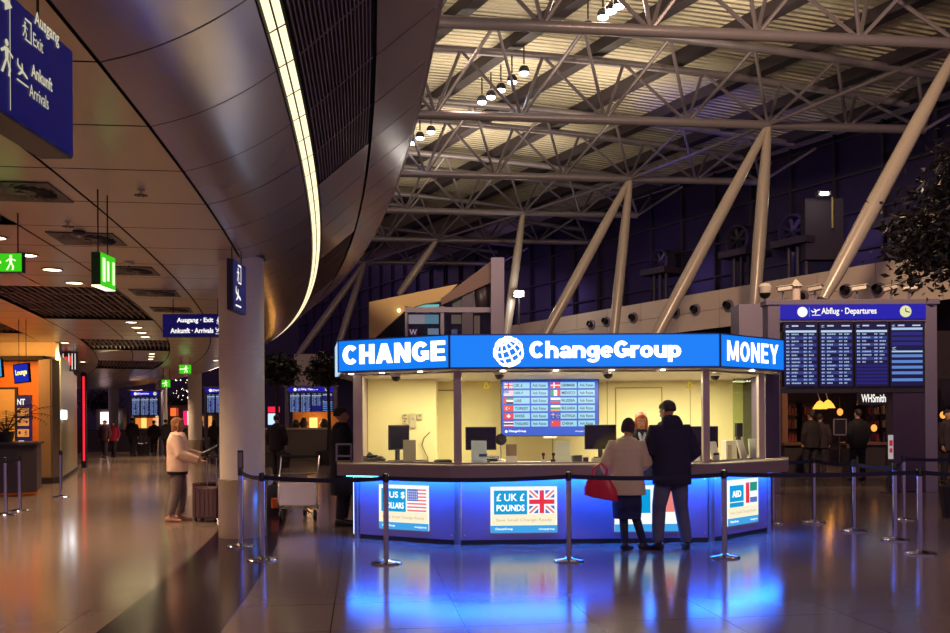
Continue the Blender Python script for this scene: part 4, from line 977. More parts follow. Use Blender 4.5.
# ================================================================ shops along the left
M_ORANGE = mat('orange_shop_wall', (214, 128, 44), .5); M_PILLAR = mat('grey_brown_pillar', (136, 118, 96), .5); M_SILVER = mat('satin_silver_panel', (188, 186, 160), .3, .6)
def wedge(name, p, q, z0, z1, th, m, **k): # upright slab standing behind the line p-q
    fr = frame(p, q, z0); ln = (Vector(q) - Vector(p)).length
    return MB(m).slab(fr[0], fr[1], V, -fr[3], [(0, 0), (ln, 0), (ln, z1 - z0), (0, z1 - z0)], th)
def g2(px, dd): p = P(px, 420, dd); return Vector((p.x, p.y, 0))
b = wedge('', g2(-120, 24.2), g2(39, 24.2), 0, 3.3, .3, M_ORANGE); struct('wall_left', b, M_ORANGE, label='orange shop wall on the left')
b = MB(mat('shop_header', (206, 190, 150), .5, .2)); p = g2(-120, 24); q = g2(62, 24.); b.b2((p.x, 24.3, 3.3), (q.x - .3, 24.5, CZ + .1)); struct('wall_left_header', b, label='pale header above the orange shop')
b = MB(M_GAP); b.b2((p.x, 23.6, 3.25), (q.x - .3, 24.3, 3.36)); struct('trim_2', b, label='thin dark ledge above the orange shop wall')
t = thing('shop_pillar', 'square grey brown pillar between the orange shop and the silver panel', 'pillar', g2(49, 23.7))
a, c = g2(38.5, 23.6), g2(60, 23.6)
c = g2(52, 23.6); MB(M_PILLAR).b2((a.x, 23.6, .16), (c.x - .04, 24.05, 3.27)).build('face', None, t, world=True, bevel=.01); MB(mat('pillar_side_shade', (92, 80, 72), .5)).b2((c.x - .04, 23.62, .16), (c.x, 24.05, 3.27)).build('shaded_side', None, t, world=True); MB(M_DGREY).b2((a.x - .02, 23.57, 0), (c.x + .02, 24.08, .16)).build('plinth', None, t, world=True)  # side strip coloured darker to stand for the pillar's shaded face
# silver panels
a, c = g2(60.5, 24.6), g2(78, 31)
t = thing('silver_wall_panel', 'tall satin silver wall panel with a door beside the red light line', 'wall panel', a)
fr = frame(a, c, 0); ln = (c - a).length
MB(M_SILVER).slab(fr[0], fr[1], V, -fr[3], [(0, .1), (ln * .72, .1), (ln * .72, 3.45), (0, 3.45)], .2).build('panel', None, t, world=True); MB(M_SILVER).slab(fr[0] - fr[3] * .03, fr[1], V, -fr[3], [(ln * .73, .1), (ln, .1), (ln, 3.2), (ln * .73, 3.2)], .2).build('door', None, t, world=True); MB(M_DGREY).slab(fr[0] + fr[3] * .01, fr[1], V, -fr[3], [(0, 0), (ln, 0), (ln, .1), (0, .1)], .2).build('plinth', None, t, world=True)
MB(E((226, 244, 255), 5.)).slab(fr[0] + fr[1] * .35 + fr[3] * .02, fr[1], V, fr[3], [(0, 1.7), (.5, 1.7), (.5, 1.95), (0, 1.95)], .08).build('wall_lamp', None, t, world=True)
lamp('AREA', fr[0] + fr[1] * .6 + fr[3] * .25 + V * 1.8, 8, (226, 244, 255), .3, fr[0] + fr[1] * .6 + fr[3] * 2 + V * 1.)
lamp('AREA', fr[0] + fr[1] * 2.6 + fr[3] * 1.6 + V * 3.6, 12, (255, 236, 170), 2.2, fr[0] + fr[1] * 1.6 + V * .5)
# red light line
p = g2(84, 32.); t = thing('neon_tube', 'tall vertical red light line beside the silver panel', 'light', p)
MB(E((255, 40, 60), 1.3)).b2((p.x - .028, p.y - .04, .25), (p.x + .028, p.y, 3.25)).build('tube', None, t, world=True); MB(M_DGREY).b2((p.x - .1, p.y, 0), (p.x + .06, p.y + .12, 3.4)).build('backing', None, t, world=True)
# lit letters sign above the silver panel
t, pn, fr, w, h = facing_sign(62, 77, 352, 371, 27.5, 'small dark hanging panel with red and white light patches by the silver panel', .1, 'shop_sign', E((44, 22, 24), .6))
m = MB(E((230, 60, 50), 1.2)); m.rect(fr, w * .1, h * .45, w * .3, h * .3, .006); m.rect(fr, w * .5, h * .3, w * .12, h * .5, .006); m.m = M_STXT
for q in (.06, .44, .66, .86): m.rect(fr, w * q, h * .08, w * .05, h * .84, .006)
m.build('light_patches', None, pn, world=True)
# hanging screens, poster and cream board in the orange shop
def hang_screen(px0, px1, py0, py1, dd, lab, words=None):
    a = P((px0 + px1) / 2, (py0 + py1) / 2, dd); w, h = (px1 - px0) * dd / 900, (py1 - py0) * dd / 900
    t = thing('hanging_screen', lab, 'screen', a); Mx = Matrix.Rotation(R(-14), 4, 'Z') @ Matrix.Rotation(R(-5), 4, 'Y')
    MB().box((0, .03, 0), (w + .04, .06, h + .04), M=Mx).build('housing', M_BLACK, t)
    u, v, n = Mx.to_3x3() @ Vector((1, 0, 0)), Mx.to_3x3() @ V, Mx.to_3x3() @ Vector((0, -1, 0)); fr = (a - u * w / 2 - v * h / 2 + n * .004, u, v, n)
    m = MB(E((26, 44, 190), .9) if words else E((70, 160, 225), .9)); m.rect(fr, 0, 0, w, h, .002); pn = m.build('display', None, t, world=True)
    if words: text(words, E((250, 236, 120), 1.6), pn, fr, w * .08, h * .32, w * .84, h * .4, .03, off=.006)
    rods(t, ((a.x - w * .2, dd + .03), (a.x + w * .25, dd + .03)), a.z + h / 2, CZ)
hang_screen(13.5, 29.5, 364.5, 382, 19, 'small hanging screen with yellow word on blue before the orange wall', 'Lounge')
hang_screen(-12, 2.5, 360, 377, 19, 'small pale blue hanging screen cut off by the left edge')
yb = 24.2; fr = (Vector((0, yb, 0)), Vector((1, 0, 0)), V, Vector((0, -1, 0)))
def wallrect(px0, px1, py0, py1): a, c = P(px0, py1, yb), P(px1, py0, yb); return a.x, a.z, c.x - a.x, c.z - a.z
x, z, w, h = wallrect(-20, 16, 389.5, 446); t = thing('notice_board', 'plain cream board with dark frame on the orange wall', 'board', (x + w / 2, yb - .05, z))
MB(M_DGREY).b2((x - .06, yb - .06, z - .06), (x + w + .06, yb, z + h + .06)).build('frame', None, t, world=True); MB(mat('cream_board', (206, 178, 120), .5)).b2((x, yb - .08, z), (x + w, yb - .06, z + h)).build('board_panel', None, t, world=True)
x, z, w, h = wallrect(16.5, 32, 395, 450); t = thing('shop_poster', 'dark blue poster with orange pictogram tiles beside the cream board', 'poster', (x + w / 2, yb - .05, z))
f2 = (Vector((x, yb - .05, z)), fr[1], V, fr[3]); pn = MB(E((28, 26, 84), .6)).slab(f2[0], f2[1], V, -f2[3], [(0, 0), (w, 0), (w, h), (0, h)], .05).build('panel', None, t, world=True)
m = MB(E((236, 150, 70), .9))
for q in (.62, .44, .24): m.rect(f2, .08 * w, q * h, .78 * w, .14 * h, .004)
m.m = E((34, 28, 60), .6)
for i, q in enumerate((.62, .44, .24)): pict(m, f2, ('plane_up', 'arrow', 'man')[i], .5 * w, (q + .02) * h, .1 * h, .008); m.rect(f2, .2 * w, (q + .05) * h, .14 * w, .05 * h, .008)
m.m = M_STXT; m.rect(f2, .2 * w, .03 * h, .35 * w, .14 * h, .004); m.build('tiles', None, pn, world=True); text('NT', M_STXT, pn, f2, .12 * w, .82 * h, .5 * w, .11 * h, .03)
lamp('AREA', (-12.2, 22.2, 3.3), 85, (255, 176, 90), 1.2, (-12.2, 24.2, 1.2)); 
# dark counter with palm
p = g2(17, 19.5); t = thing('service_counter', 'dark counter front below the palm at the left edge', 'counter', (p.x - .6, 19.5, 0))
m = MB(mat('dark_counter', (48, 40, 50), .4)); m.prism([(p.x - 3, 19.4), (p.x + .05, 19.4), (p.x + .3, 19.75), (p.x - .2, 21), (p.x - 3, 21)], .08, 1.12); m.build('body', None, t, world=True, bevel=.01)
MB(M_DGREY).prism([(p.x - 3, 19.3), (p.x + .08, 19.3), (p.x + .36, 19.7), (p.x - .16, 21.05), (p.x - 3, 21.05)], 1.12, 1.17).build('top', None, t, world=True)
q = P(6, 436, 20); t = thing('potted_palm', 'potted palm with long drooping leaves on the dark counter', 'plant', (q.x, 20, 1.17))
MB().lathe([(.13, 0), (.18, .24), (.16, .24), (.15, .2)], n=18).build('pot', M_DGREY, t, smooth=True)
M_PALM = mat('palm_leaf', (44, 40, 28), .5, var=.3)
for k in range(13):
    an = 2 * math.pi * k / 13 + random.uniform(-.2, .2); L_ = random.uniform(1.0, 1.5); up = random.uniform(.8, 1.3)
    pts = [Vector((math.cos(an) * L_ * s, math.sin(an) * L_ * s, .2 + up * s * 1.3 - 1.15 * s * s)) for s in [i / 8 for i in range(9)]]
    m = MB(); m.path(pts, [.012 - .0012 * i for i in range(9)], 5)
    for i in range(1, 9):
        dr = (pts[i] - pts[i - 1]).normalized(); sd = dr.cross(V).normalized()
        for sg in (-1, 1):
            for jj in (0, .5):
                c = pts[i - 1].lerp(pts[i], jj); ln = .26 * (1 - abs(i / 8 - .45)); tip = c + sd * sg * ln + dr * ln * .5 - V * ln * .35; m.face(c, c + dr * .022, tip); 
    m.build('frond', M_PALM, t)

# ================================================================ flight boards
def flights(m, fr, w, h, rows, fill, seed):
    rnd = random.Random(seed)
    m.m = E((70, 108, 200), .55)
    for r in range(rows):
        y = h * (.885 - .93 * (r + .6) / (rows + .8)); rh = h * .93 / (rows + .8)
        if r == 0: m.m = E((190, 215, 240), 1.0); m.rect(fr, w * .03, y, w * .94, rh * .6, .004); m.m = E((70, 108, 200), .55); continue
        if r / rows > fill:
            m.m = E((42, 40, 150), .5) if fill > .3 else E((90, 140, 220), .8); m.rect(fr, w * .03, y + rh * .1, w * .94, rh * .6, .004); m.m = E((70, 108, 200), .55); continue
        if r % 2 == 0: m.m = E((58, 84, 180), .5); m.rect(fr, w * .03, y, w * .94, rh * .86, .003)
        m.m = E((176, 200, 236), .85)
        x = .05
        for a_, b_ in ((.05, .14), (.21, .30 + rnd.random() * .2), (.58, .68), (.74, .8 + rnd.random() * .14)):
            q = a_
            while q < b_: ww = rnd.uniform(.02, .05); m.rect(fr, w * q, y + rh * .28, w * min(ww, b_ - q), rh * .4, .005); q += ww + .012
def board(px0, px1, pyt, pyb, dd, n, lab, words=True, depth=.35, sgn='Abflug · Departures'):
    a = P(px0, pyb, dd); k = dd / 900; w = (px1 - px0) * k; z0 = a.z; z1 = P(px0, pyt, dd).z
    t = thing('departures_board', lab, 'flight board', (a.x + w / 2, dd, 0), group='blue flight information boards')
    fw = 12 / 168 * w; zsg = z0 + (z1 - z0) * .78
    for x in (a.x, a.x + w - fw): MB(M_LILAC).b2((x, dd - .02, 0), (x + fw, dd + depth, z1)).build('post', None, t, world=True, bevel=.01)
    MB(M_LILAC).b2((a.x - .05, dd - .05, z1 - (z1 - z0) * .05), (a.x + w + .05, dd + depth, z1 + .02)).build('top_beam', None, t, world=True, bevel=.01)
    fr = (Vector((a.x + fw, dd - .04, zsg)), Vector((1, 0, 0)), V, Vector((0, -1, 0))); ws = w - 2 * fw; hs = (z1 - z0) * .17
    MB(M_LILAC).b2((a.x + fw * .9, dd - .03, zsg - .06), (a.x + w - fw * .9, dd + depth, z1 - (z1 - z0) * .05)).build('sign_housing', None, t, world=True)
    pn = MB(E((22, 24, 186), .8)).slab(fr[0], fr[1], V, fr[3], [(0.0, .0), (ws, .0), (ws, hs), (0, hs)], .02).build('sign_face', None, t, world=True)
    m = MB(M_STXT); pict(m, fr, 'dot', ws * .115, hs * .15, hs * .7, .024); pict(m, fr, 'plane_up', ws * .215, hs * .25, hs * .6, .024); m.m = E((70, 150, 230), 1.); m.rect(fr, ws * .195, hs * .15, ws * .004, hs * .7, .024); m.build('pictograms', None, pn, world=True)
    text(sgn, M_STXT, pn, fr, ws * .28, hs * .22, ws * .38, hs * .56, .02, off=.024)
    ck = MB(E((226, 226, 170), 1.)); pict(ck, fr, 'dot', ws * .82, hs * .1, hs * .8, .024); ck.m = M_BLACK
    cx, cy = ws * .82 + hs * .4, hs * .5; ck.poly(fr, [(cx - .01, cy), (cx + .01, cy), (cx + .01, cy + hs * .22), (cx - .01, cy + hs * .22)], .03); ck.poly(fr, [(cx, cy - .012), (cx + hs * .28, cy - .03), (cx + hs * .28, cy - .01), (cx, cy + .012)], .03); ck.build('clock', None, t, world=True)
    hsr = zsg - .08 - z0; sw = ws * .9 / n; gap = ws * .1 / n
    for i in range(n):
        f2 = (Vector((a.x + fw + ws * .03 + i * (sw + gap * .75), dd - .03, z0)), fr[1], V, fr[3])
        MB(M_BLACK).slab(f2[0] - f2[3] * .0, f2[1], V, -f2[3], [(-.02, -.02), (sw + .02, -.02), (sw + .02, hsr + .03), (-.02, hsr + .03)], .12).build('screen', None, t, world=True)
        m = MB(E((16, 20, 84), .55)); m.rect(f2, 0, 0, sw, hsr, .002)
        m.m = E((200, 215, 240), .9); pict(m, f2, 'plane_up', sw * .04, hsr * .93, hsr * .05, .004); m.rect(f2, sw * .22, hsr * .945, sw * .2, hsr * .022, .004); m.rect(f2, sw * .66, hsr * .945, sw * .25, hsr * .02, .004)
        fills = (1.2, 1.2, .62, .28) if n == 4 else (1.2,) * n
        if fills[i] < .3:
            m.m = E((180, 210, 245), .9); m.rect(f2, sw * .03, hsr * .885, sw * .94, hsr * .035, .004); m.rect(f2, sw * .03, hsr * .53, sw * .94, hsr * .025, .004); pict(m, f2, 'plane_up', sw * .05, hsr * .57, hsr * .06, .004)
            m.m = E((44, 50, 160), .5)
            for q in (.8, .72, .64): m.rect(f2, sw * .03, hsr * q, sw * .94, hsr * .05, .003)
            m.m = E((104, 150, 226), .75)
            for q in (.45, .36, .27, .18, .07): m.rect(f2, sw * .03, hsr * q, sw * .94, hsr * .045, .004)
        else: flights(m, f2, sw, hsr, 16, fills[i], i + int(dd))
        m.build('display', None, t, world=True)
    return t, a, w, z0, z1
tb, a_, w_, z0_, z1_ = board(768, 937, 301, 386.5, 19.2, 4, 'large departures board with four blue screens right of the kiosk')
q = P(893.5, 390, 19.2); MB(mat('dark_violet_panel', (60, 44, 70), .5, var=.05)).b2((q.x, 19.22, .02), (a_.x + w_ - .2, 19.5, z0_ - .04)).build('lower_panel', None, tb, world=True)
MB(M_DGREY).b2((a_.x + .2, 19.2, z0_ - .14), (a_.x + w_ - .2, 19.5, z0_ - .03)).build('lower_beam', None, tb, world=True)
board(285, 337, 386, 412.5, 46, 4, 'distant flight board with blue screens between the near column and the kiosk', sgn='Abflug · Departures')
board(129, 161, 390.5, 415.5, 46, 3, 'distant flight board with blue screens behind the walking crowd', sgn='Departures')
board(204, 236, 387, 413, 46, 3, 'distant flight board half hidden by the near column', sgn='Departures')
# cameras on top of the big board
def cctv(px, py, lab, rz=0., dome=False):
    p = P(px, py, 19.3); p.z = z1_ + .02
    t = thing('security_camera', lab, 'camera', p, R(rz), group='cameras on the departures board')
    MB().tube((0, 0, 0), (0, 0, .22), .025, n=8).build('bracket', M_LILAC, t)
    if dome:
        MB().lathe([(.12, .16), (.14, .3), (.1, .36)], n=16).build('mount', M_WHITE, t); MB().ball((0, 0, .16), .12, 14).build('dome', M_BLACK, t, smooth=True)
    else:
        MB().box((0, -.06, .24), (.11, .3, .09), M=Matrix.Rotation(R(-10), 4, 'X') @ Matrix.Rotation(R(55), 4, 'Z')).build('body', M_WHITE, t, bevel=.015); MB().box((0, -.05, .295), (.15, .36, .012), M=Matrix.Rotation(R(-10), 4, 'X') @ Matrix.Rotation(R(55), 4, 'Z')).build('hood', M_WHITE, t)
cctv(765, 301, 'dome camera at the left top corner of the departures board', dome=True)
for px, s, rz in ((783, 'first boxy camera on the board, right of the dome camera', 20), (815, 'boxy camera on the board beside the foot of the thickest strut', -10), (857, 'flat boxy camera on the board above the word Departures', 15), (891, 'boxy camera on the board above the small clock', -20), (909, 'rightmost boxy camera on the departures board', 10)): cctv(px, 298, s, rz)
p = P(796, 300, 19.35); p.z = z1_ + .02; t = thing('beacon_post', 'thin pale post with a pointed lamp cap on the departures board', 'lamp post', p)
MB().lathe([(.09, 0), (.09, .3)], n=14).build('post', M_BEIGE, t); MB().lathe([(.14, .3), (.13, .33), (.05, .42), (.01, .47)], n=14).build('cap', M_WHITE, t)

# ================================================================ bookshop behind the board
t = thing('bookshop', 'dark bookshop front with a white lettered sign seen below the departures board', 'shop', P(835, 470, 27))
p0, p1 = P(772, 400, 27), P(960, 400, 27)
M_SHOP = mat('dark_shop_wall', (40, 30, 34), .6, var=.3, scale=2)
MB(M_SHOP).b2((p0.x - .5, 31, 0), (p1.x + 1.5, 31.2, 4.2)).build('back_wall', None, t, world=True); MB(M_SHOP).b2((p0.x - .5, 27, 2.75), (p1.x + 1.5, 27.3, 4.2)).build('header', None, t, world=True)
for px in (785, 893): q = P(px, 400, 27); MB(mat('wood_post', (120, 78, 50), .5) if px < 800 else M_SHOP).b2((q.x - .08, 27, 0), (q.x + .08, 27.3, 2.75)).build('post', None, t, world=True)
a, c = P(862, 403, 26.9), P(886.5, 394, 26.9); fr = (Vector((a.x, 26.95, a.z)), Vector((1, 0, 0)), V, Vector((0, -1, 0)))
MB(M_BLACK).slab(fr[0], fr[1], V, -fr[3], [(-.1, -.06), (c.x - a.x + .1, -.06), (c.x - a.x + .1, .36), (-.1, .36)], .08).build('sign_box', None, t, world=True)
text('WHSmith', M_STXT, t, fr, 0, .02, c.x - a.x, c.z - a.z - .02, .02, off=.01)
# shelves with coloured goods
for px, dd in ((790, 30.4), (808, 30.4), (872, 30.4), (886, 30.4)):
    q = P(px, 430, dd); s = thing('bookshelf', 'dim shelf in the bookshop, stocked with small bright covers, ' + {790: 'nearest the wood post', 808: 'second from the wood post', 872: 'under the white lettered sign', 886: 'nearest the violet panel'}[px], 'shelf', (q.x, dd, 0), group='shelves in the dark bookshop')
    MB(M_SHOP).b2((q.x - .2, dd, 0), (q.x + .2, dd + .3, 2.1)).build('carcass', None, s, world=True)
    for r in range(4):
        MB(M_DGREY).b2((q.x - .2, dd - .22, .35 + r * .45), (q.x + .2, dd, .38 + r * .45)).build('shelf_board', None, s, world=True)
        m = MB()
        for k in range(4):
            m.m = mat('cover_%d' % random.randrange(5), [(150, 90, 40), (170, 150, 120), (120, 40, 40), (60, 60, 90), (140, 120, 60)][random.randrange(5)], .5); x = q.x - .18 + k * .09; m.b2((x, dd - .18, .38 + r * .45), (x + .07, dd - .02, .38 + r * .45 + random.uniform(.18, .3)))
        m.build('covers', None, s, world=True)
def pend(px, py, dd, lab):
    p = P(px, py, dd); t = thing('pendant_lamp', lab, 'lamp', p, group='warm pendant lamps in the shops')
    MB(E((255, 170, 60), 2.)).lathe([(.22, 0), (.16, .12), (.08, .22), (.02, .26)], p, n=18).build('shade', None, t, world=True); MB().tube(p + V * .26, p + V * .26 + Vector((-.22, 0, .75)), .02, n=8).build('arm', M_WHITE, t, world=True)
    lamp('POINT', p - V * .1, 7, (255, 170, 80), .1)
pend(820, 409, 28, 'warm cone pendant lamp in the bookshop, left one of the pair'); pend(828, 408, 28.6, 'warm cone pendant lamp in the bookshop, right one of the pair')
for i, (px, py) in enumerate(((840, 412), (891, 415), (943, 415), (947, 424), (874, 428), (946, 372))):
    p = P(px, py, 29.5); t = thing('glowing_lamp', 'small warm glowing lamp, ' + ['above the picture frame in the bookshop', 'by the right end of the bookshop', 'upper one beside the right frame post', 'lower one beside the right frame post', 'low among the bookshop shelves', 'at the right edge level with the screens'][i], 'lamp', p, group='small warm lamps at the right')
    MB(E((255, 160, 70), 1.5)).ball(p, (.1, .08, .12), 12).build('bulb', None, t, world=True, smooth=True); MB().tube(p + V * .1, p + V * .5, .02, n=6).build('stem', M_DGREY, t, world=True)
p = P(840, 427, 29); t = thing('picture_frame', 'thin pale empty picture frame tilted in the dark bookshop', 'frame', p, R(0)); m = MB()
for x, z, sx, sz in ((-.2, 0, .03, .5), (.2, 0, .03, .5), (0, .25, .43, .03), (0, -.25, .43, .03)): m.box((x, 0, z), (sx, .03, sz))
m.build('frame_bars', M_LILAC, t); MB().box((0, .02, 0), (.4, .01, .5)).build('dark_panel', M_BLACK, t); MB().tube((0, .04, -.2), (0, .04, -1.6), .02).build('stand', M_DGREY, t)
p = P(890.5, 447, 18.9); t = thing('notice_stand', 'narrow white and red notice on a thin stand before the violet panel', 'notice', (p.x, 18.9, 0)); 
MB(E((226, 216, 220), .5)).b2((p.x - .05, 18.88, P(890, 459, 18.9).z), (p.x + .05, 18.9, P(890, 435, 18.9).z)).build('notice_face', None, t, world=True); m = MB(E((200, 40, 50), .7)); m.b2((p.x - .035, 18.872, 1.0), (p.x + .035, 18.88, 1.12)); m.b2((p.x - .03, 18.872, .86), (p.x + .03, 18.88, .95)); m.build('red_marks', None, t, world=True)
MB(M_DGREY).b2((p.x - .02, 18.9, 0), (p.x + .02, 18.93, 1.25)).build('pole', None, t, world=True); MB(M_DGREY).b2((p.x - .15, 18.8, 0), (p.x + .15, 19.05, .02)).build('base', None, t, world=True)
for k, (px, lab) in enumerate(((800, 'low wood counter at the left end of the bookshop'), (865, 'low dark display table before the bookshop'))):
    q = P(px, 470, 26); t = thing('display_table', lab, 'table', (q.x, 26, 0)); MB(mat('shop_wood', (96, 62, 46), .4)).b2((q.x - .55, 25.7, .82), (q.x + .55, 26.5, .9)).build('top', None, t, world=True, bevel=.01); MB(M_SHOP).b2((q.x - .5, 25.8, .0), (q.x + .5, 26.4, .82)).build('body', None, t, world=True)

# ================================================================ building behind the kiosk
M_TANW = mat('tan_cladding', (196, 164, 112), .6, var=.05); M_BROWN = mat('brown_soffit', (112, 86, 84), .6); M_LIL2 = mat('lilac_render', (150, 140, 166), .6, var=.04)
dd = 26.; t = thing('shop_pavilion', 'small pavilion with tan sloping side, lilac pillar and lit upper windows behind the kiosk', 'building', P(440, 420, dd))
Y1 = Vector((0, 1, 0)); o = Vector((0, dd, 0)); XX = Vector((1, 0, 0))
pp = lambda pts, k=0.: [(P(x, y, dd + k).x, P(x, y, dd + k).z) for x, y in pts]
MB(M_TANW).slab(o, XX, V, Y1, pp([(369, 302), (457.5, 284), (441, 301), (423, 304), (405.5, 310), (376, 337), (369, 345)]), .25).build('sloping_side', None, t, world=True)
MB(M_BROWN).slab(o - Y1 * .1, XX, V, Y1, pp([(441, 299), (491, 261.5), (491, 283), (441, 306)]), .3).build('raking_beam', None, t, world=True, bevel=.01)
MB(M_LIL2).slab(o - Y1 * .3, XX, V, Y1, pp([(490.8, 259), (504, 259), (504, 500), (490.8, 500)]), 1.2).build('pillar', None, t, world=True, bevel=.02)
MB(M_LIL2).slab(o - Y1 * .05, XX, V, Y1, pp([(405, 307.5), (491, 307.5), (491, 312.5), (405, 312.5)]), .2).build('beam', None, t, world=True)
for x0, x1 in ((405, 407.5), (440.5, 444), (462, 473)): MB(M_LIL2 if x1 - x0 < 5 else mat('dim_pier', (84, 76, 100), .6)).slab(o, XX, V, Y1, pp([(x0, 285 if x0 > 460 else 306), (x1, 280 if x0 > 460 else 306), (x1, 400), (x0, 400)]), .2).build('mullion', None, t, world=True)
MB(mat('pavilion_inside', (70, 62, 84), .6, var=.2)).slab(o + Y1 * .6, XX, V, Y1, pp([(370, 330), (405, 306), (441, 300), (504, 262), (504, 470), (370, 470)]), .2).build('inner_wall', None, t, world=True)
MB(glass('pavilion_glass', (200, 205, 220))).slab(o + Y1 * .1, XX, V, Y1, pp([(376, 337), (405, 311), (441, 306), (491, 285), (491, 400), (376, 400)]), .02).build('glazing', None, t, world=True)
for q, c, e in (([(418, 303), (438.5, 302.5), (438.5, 307), (412, 307)], (120, 200, 196), .8), ([(407.5, 313), (424, 313), (424, 322), (407.5, 322)], (226, 204, 190), .8), ([(424, 313), (438, 313), (438, 322), (424, 322)], (150, 200, 200), .8), ([(407.5, 327), (416.5, 327), (416.5, 334), (407.5, 334)], (130, 50, 66), .6), ([(427, 327), (438, 327), (438, 333), (427, 333)], (190, 205, 205), .7), ([(451, 313), (461, 313), (461, 322), (451, 322)], (190, 160, 120), .5), ([(474, 314), (480, 314), (480, 333), (474, 333)], (190, 150, 110), .5), ([(452, 302), (461.5, 297), (461.5, 306), (452, 306)], (190, 164, 120), .5), ([(473, 290), (480, 286), (480, 306), (473, 306)], (196, 160, 110), .5), ([(451, 328), (457, 328), (457, 333), (451, 333)], (150, 150, 170), .5)):
    MB(E(c, e)).slab(o + Y1 * .4, XX, V, Y1, pp(q), .1).build('lit_window', None, t, world=True)
m = MB(E((226, 214, 220), 1.)); f = (o + Y1 * .39, XX, V, -Y1)
x, z = pp([(408.5, 333.5)])[0]; tt = text('W', E((226, 214, 220), 1.), t, f, x, z, .22, .16, .02, off=.0)
MB(E((255, 230, 170), 6.)).ball(P(399, 310.5, dd - .1), .05, 8).build('spot_lamp', None, t, world=True)
p = P(483, 296, dd + .2); m = MB(); m.lathe([(.05, -.5), (.22, -.3), (.26, .1), (.1, .4), (.04, .5)], p, n=14); m.build('hanging_ornament', mat('dark_ornament', (46, 36, 50), .4), t, world=True, smooth=True)

lamp('SPOT', (-3.5, 19.5, 6.2), 1100, (255, 220, 170), .4, P(415, 305, 26), 50, .9)  # unseen spot added to brighten the pavilion's tan side
# ================================================================ trees
def tree(name, c, r, h0, lab, n, col, trunk=.09, leaf=.12, zr=None, seed=1):
    rnd = random.Random(seed); t = thing(name, lab, 'tree', (c[0], c[1], 0)); zr = zr or r
    MB().lathe([(.45, 0), (.5, .5), (.46, .5), (.44, .44)], n=20).build('planter', M_DGREY, t)
    m = MB(); m.path([(0, 0, .4), (.04, 0, h0 * .5), (0, .03, h0), (0, 0, h0 + zr)], [trunk, trunk * .85, trunk * .7, trunk * .3], 8)
    cl = []
    for k in range(26):
        q = Vector((rnd.gauss(0, 1), rnd.gauss(0, 1), rnd.gauss(0, 1))).normalized() * rnd.uniform(.35, .85); q = Vector((q.x * r, q.y * r, h0 + zr * .75 + q.z * zr)); cl.append(q)
        m.path([(0, 0, h0 * .9 + rnd.random() * zr * .6), q * .6 + Vector((0, 0, h0 * .4)), q], [trunk * .35, trunk * .2, .008], 5)
    m.build('trunk', mat('bark', (62, 46, 40), .8), t, smooth=True)
    f = MB()
    for k in range(n):
        q = rnd.choice(cl) + Vector((rnd.gauss(0, .24) * r, rnd.gauss(0, .24) * r, rnd.gauss(0, .2) * zr))
        u = Vector((rnd.gauss(0, 1), rnd.gauss(0, 1), rnd.gauss(-.4, .6))).normalized(); s = u.cross(Vector((rnd.gauss(0, 1), rnd.gauss(0, 1), 1))).normalized(); nn = u.cross(s); L_ = leaf * rnd.uniform(.7, 1.3)
        f.add([q, q + u * L_ * .5 + s * L_ * .24 + nn * .02, q + u * L_, q + u * L_ * .5 - s * L_ * .24 + nn * .02, q + u * L_ * .5], [[0, 1, 4], [1, 2, 4], [2, 3, 4], [3, 0, 4]])
    f.build('foliage', mat('leaf_' + name, col, .3, var=.35, scale=4), t)
tree('ficus_tree', (P(938, 200, 14).x, 14.6, 0), 1.15, 3.55, 'dark leafy tree hanging in at the upper right beside the thickest strut', 5200, (62, 62, 40), .1, .14, 1.15, 3) if False else None
q = P(972, 200, 14.2); tree('ficus_tree', (q.x, 14.2), 1.1, 3.9, 'dark leafy tree hanging in at the upper right beside the thickest strut', 5600, (64, 62, 44), .1, .15, 1.25, 3)
for px, dd, s, lab in ((276, 31.5, 5, 'dark leafy tree behind the near column, right of its shaft'), (328, 33.5, 6, 'dark leafy tree left of the blue sign, in front of a beige block'), (99, 60, 8, 'distant dark tree left of the walking crowd'), (181, 64, 9, 'distant dark tree with glints beyond the far exit signs')):
    q = P(px, 380, dd); tree('indoor_tree', (q.x, dd), .72 if dd < 40 else 1.3, 3.0 if dd < 40 else 2.2, lab, 2200, (44, 46, 36), .08, .2, .62 if dd < 40 else 1.0, s)
p = P(307, 368, 56); b = MB(M_BEIGE); b.b2((p.x - .8, 56, 0), (p.x + .5, 57, P(308, 354, 56).z)); struct('pillar_abutment', b, label='beige concrete block under a slanted strut')
# distant desk and shops
t = thing('information_desk', 'distant pale information desk with warm lit shelf behind, between column and kiosk', 'desk', P(310, 457, 38))
a, c = P(262, 428, 38), P(337, 428, 38); M_DESK = mat('pale_desk', (120, 108, 100), .5, var=.1)
MB(M_DESK).b2((a.x, 38, 0), (c.x, 38.6, a.z - .08)).build('front', None, t, world=True); MB(M_BEIGE).b2((a.x - .1, 37.9, a.z - .08), (c.x + .1, 38.7, a.z)).build('top', None, t, world=True)
MB(mat('warm_recess', (170, 118, 66), .6)).b2((P(288, 400, 39).x, 40, a.z), (P(335, 400, 39).x, 40.2, P(300, 412, 40).z)).build('shelf_back', None, t, world=True)
MB(E((255, 190, 90), 2.5)).b2((P(310, 428, 38.4).x, 38.3, a.z), (P(317, 428, 38.4).x, 38.5, a.z + .42)).build('lit_box', None, t, world=True)
for px, hh in ((296, .35), (304, .45), (324, .4)): MB(M_DGREY).lathe([(.12, 0), (.2, hh * .4), (.08, hh)], P(px, 428, 38.4), n=10).build('ornament', None, t, world=True)
lamp('POINT', P(312, 420, 39.2), 40, (255, 180, 90), .2)
t = thing('arcade_sign', 'small red and white lit shop sign behind the man by the near column', 'sign', P(273, 412, 40))
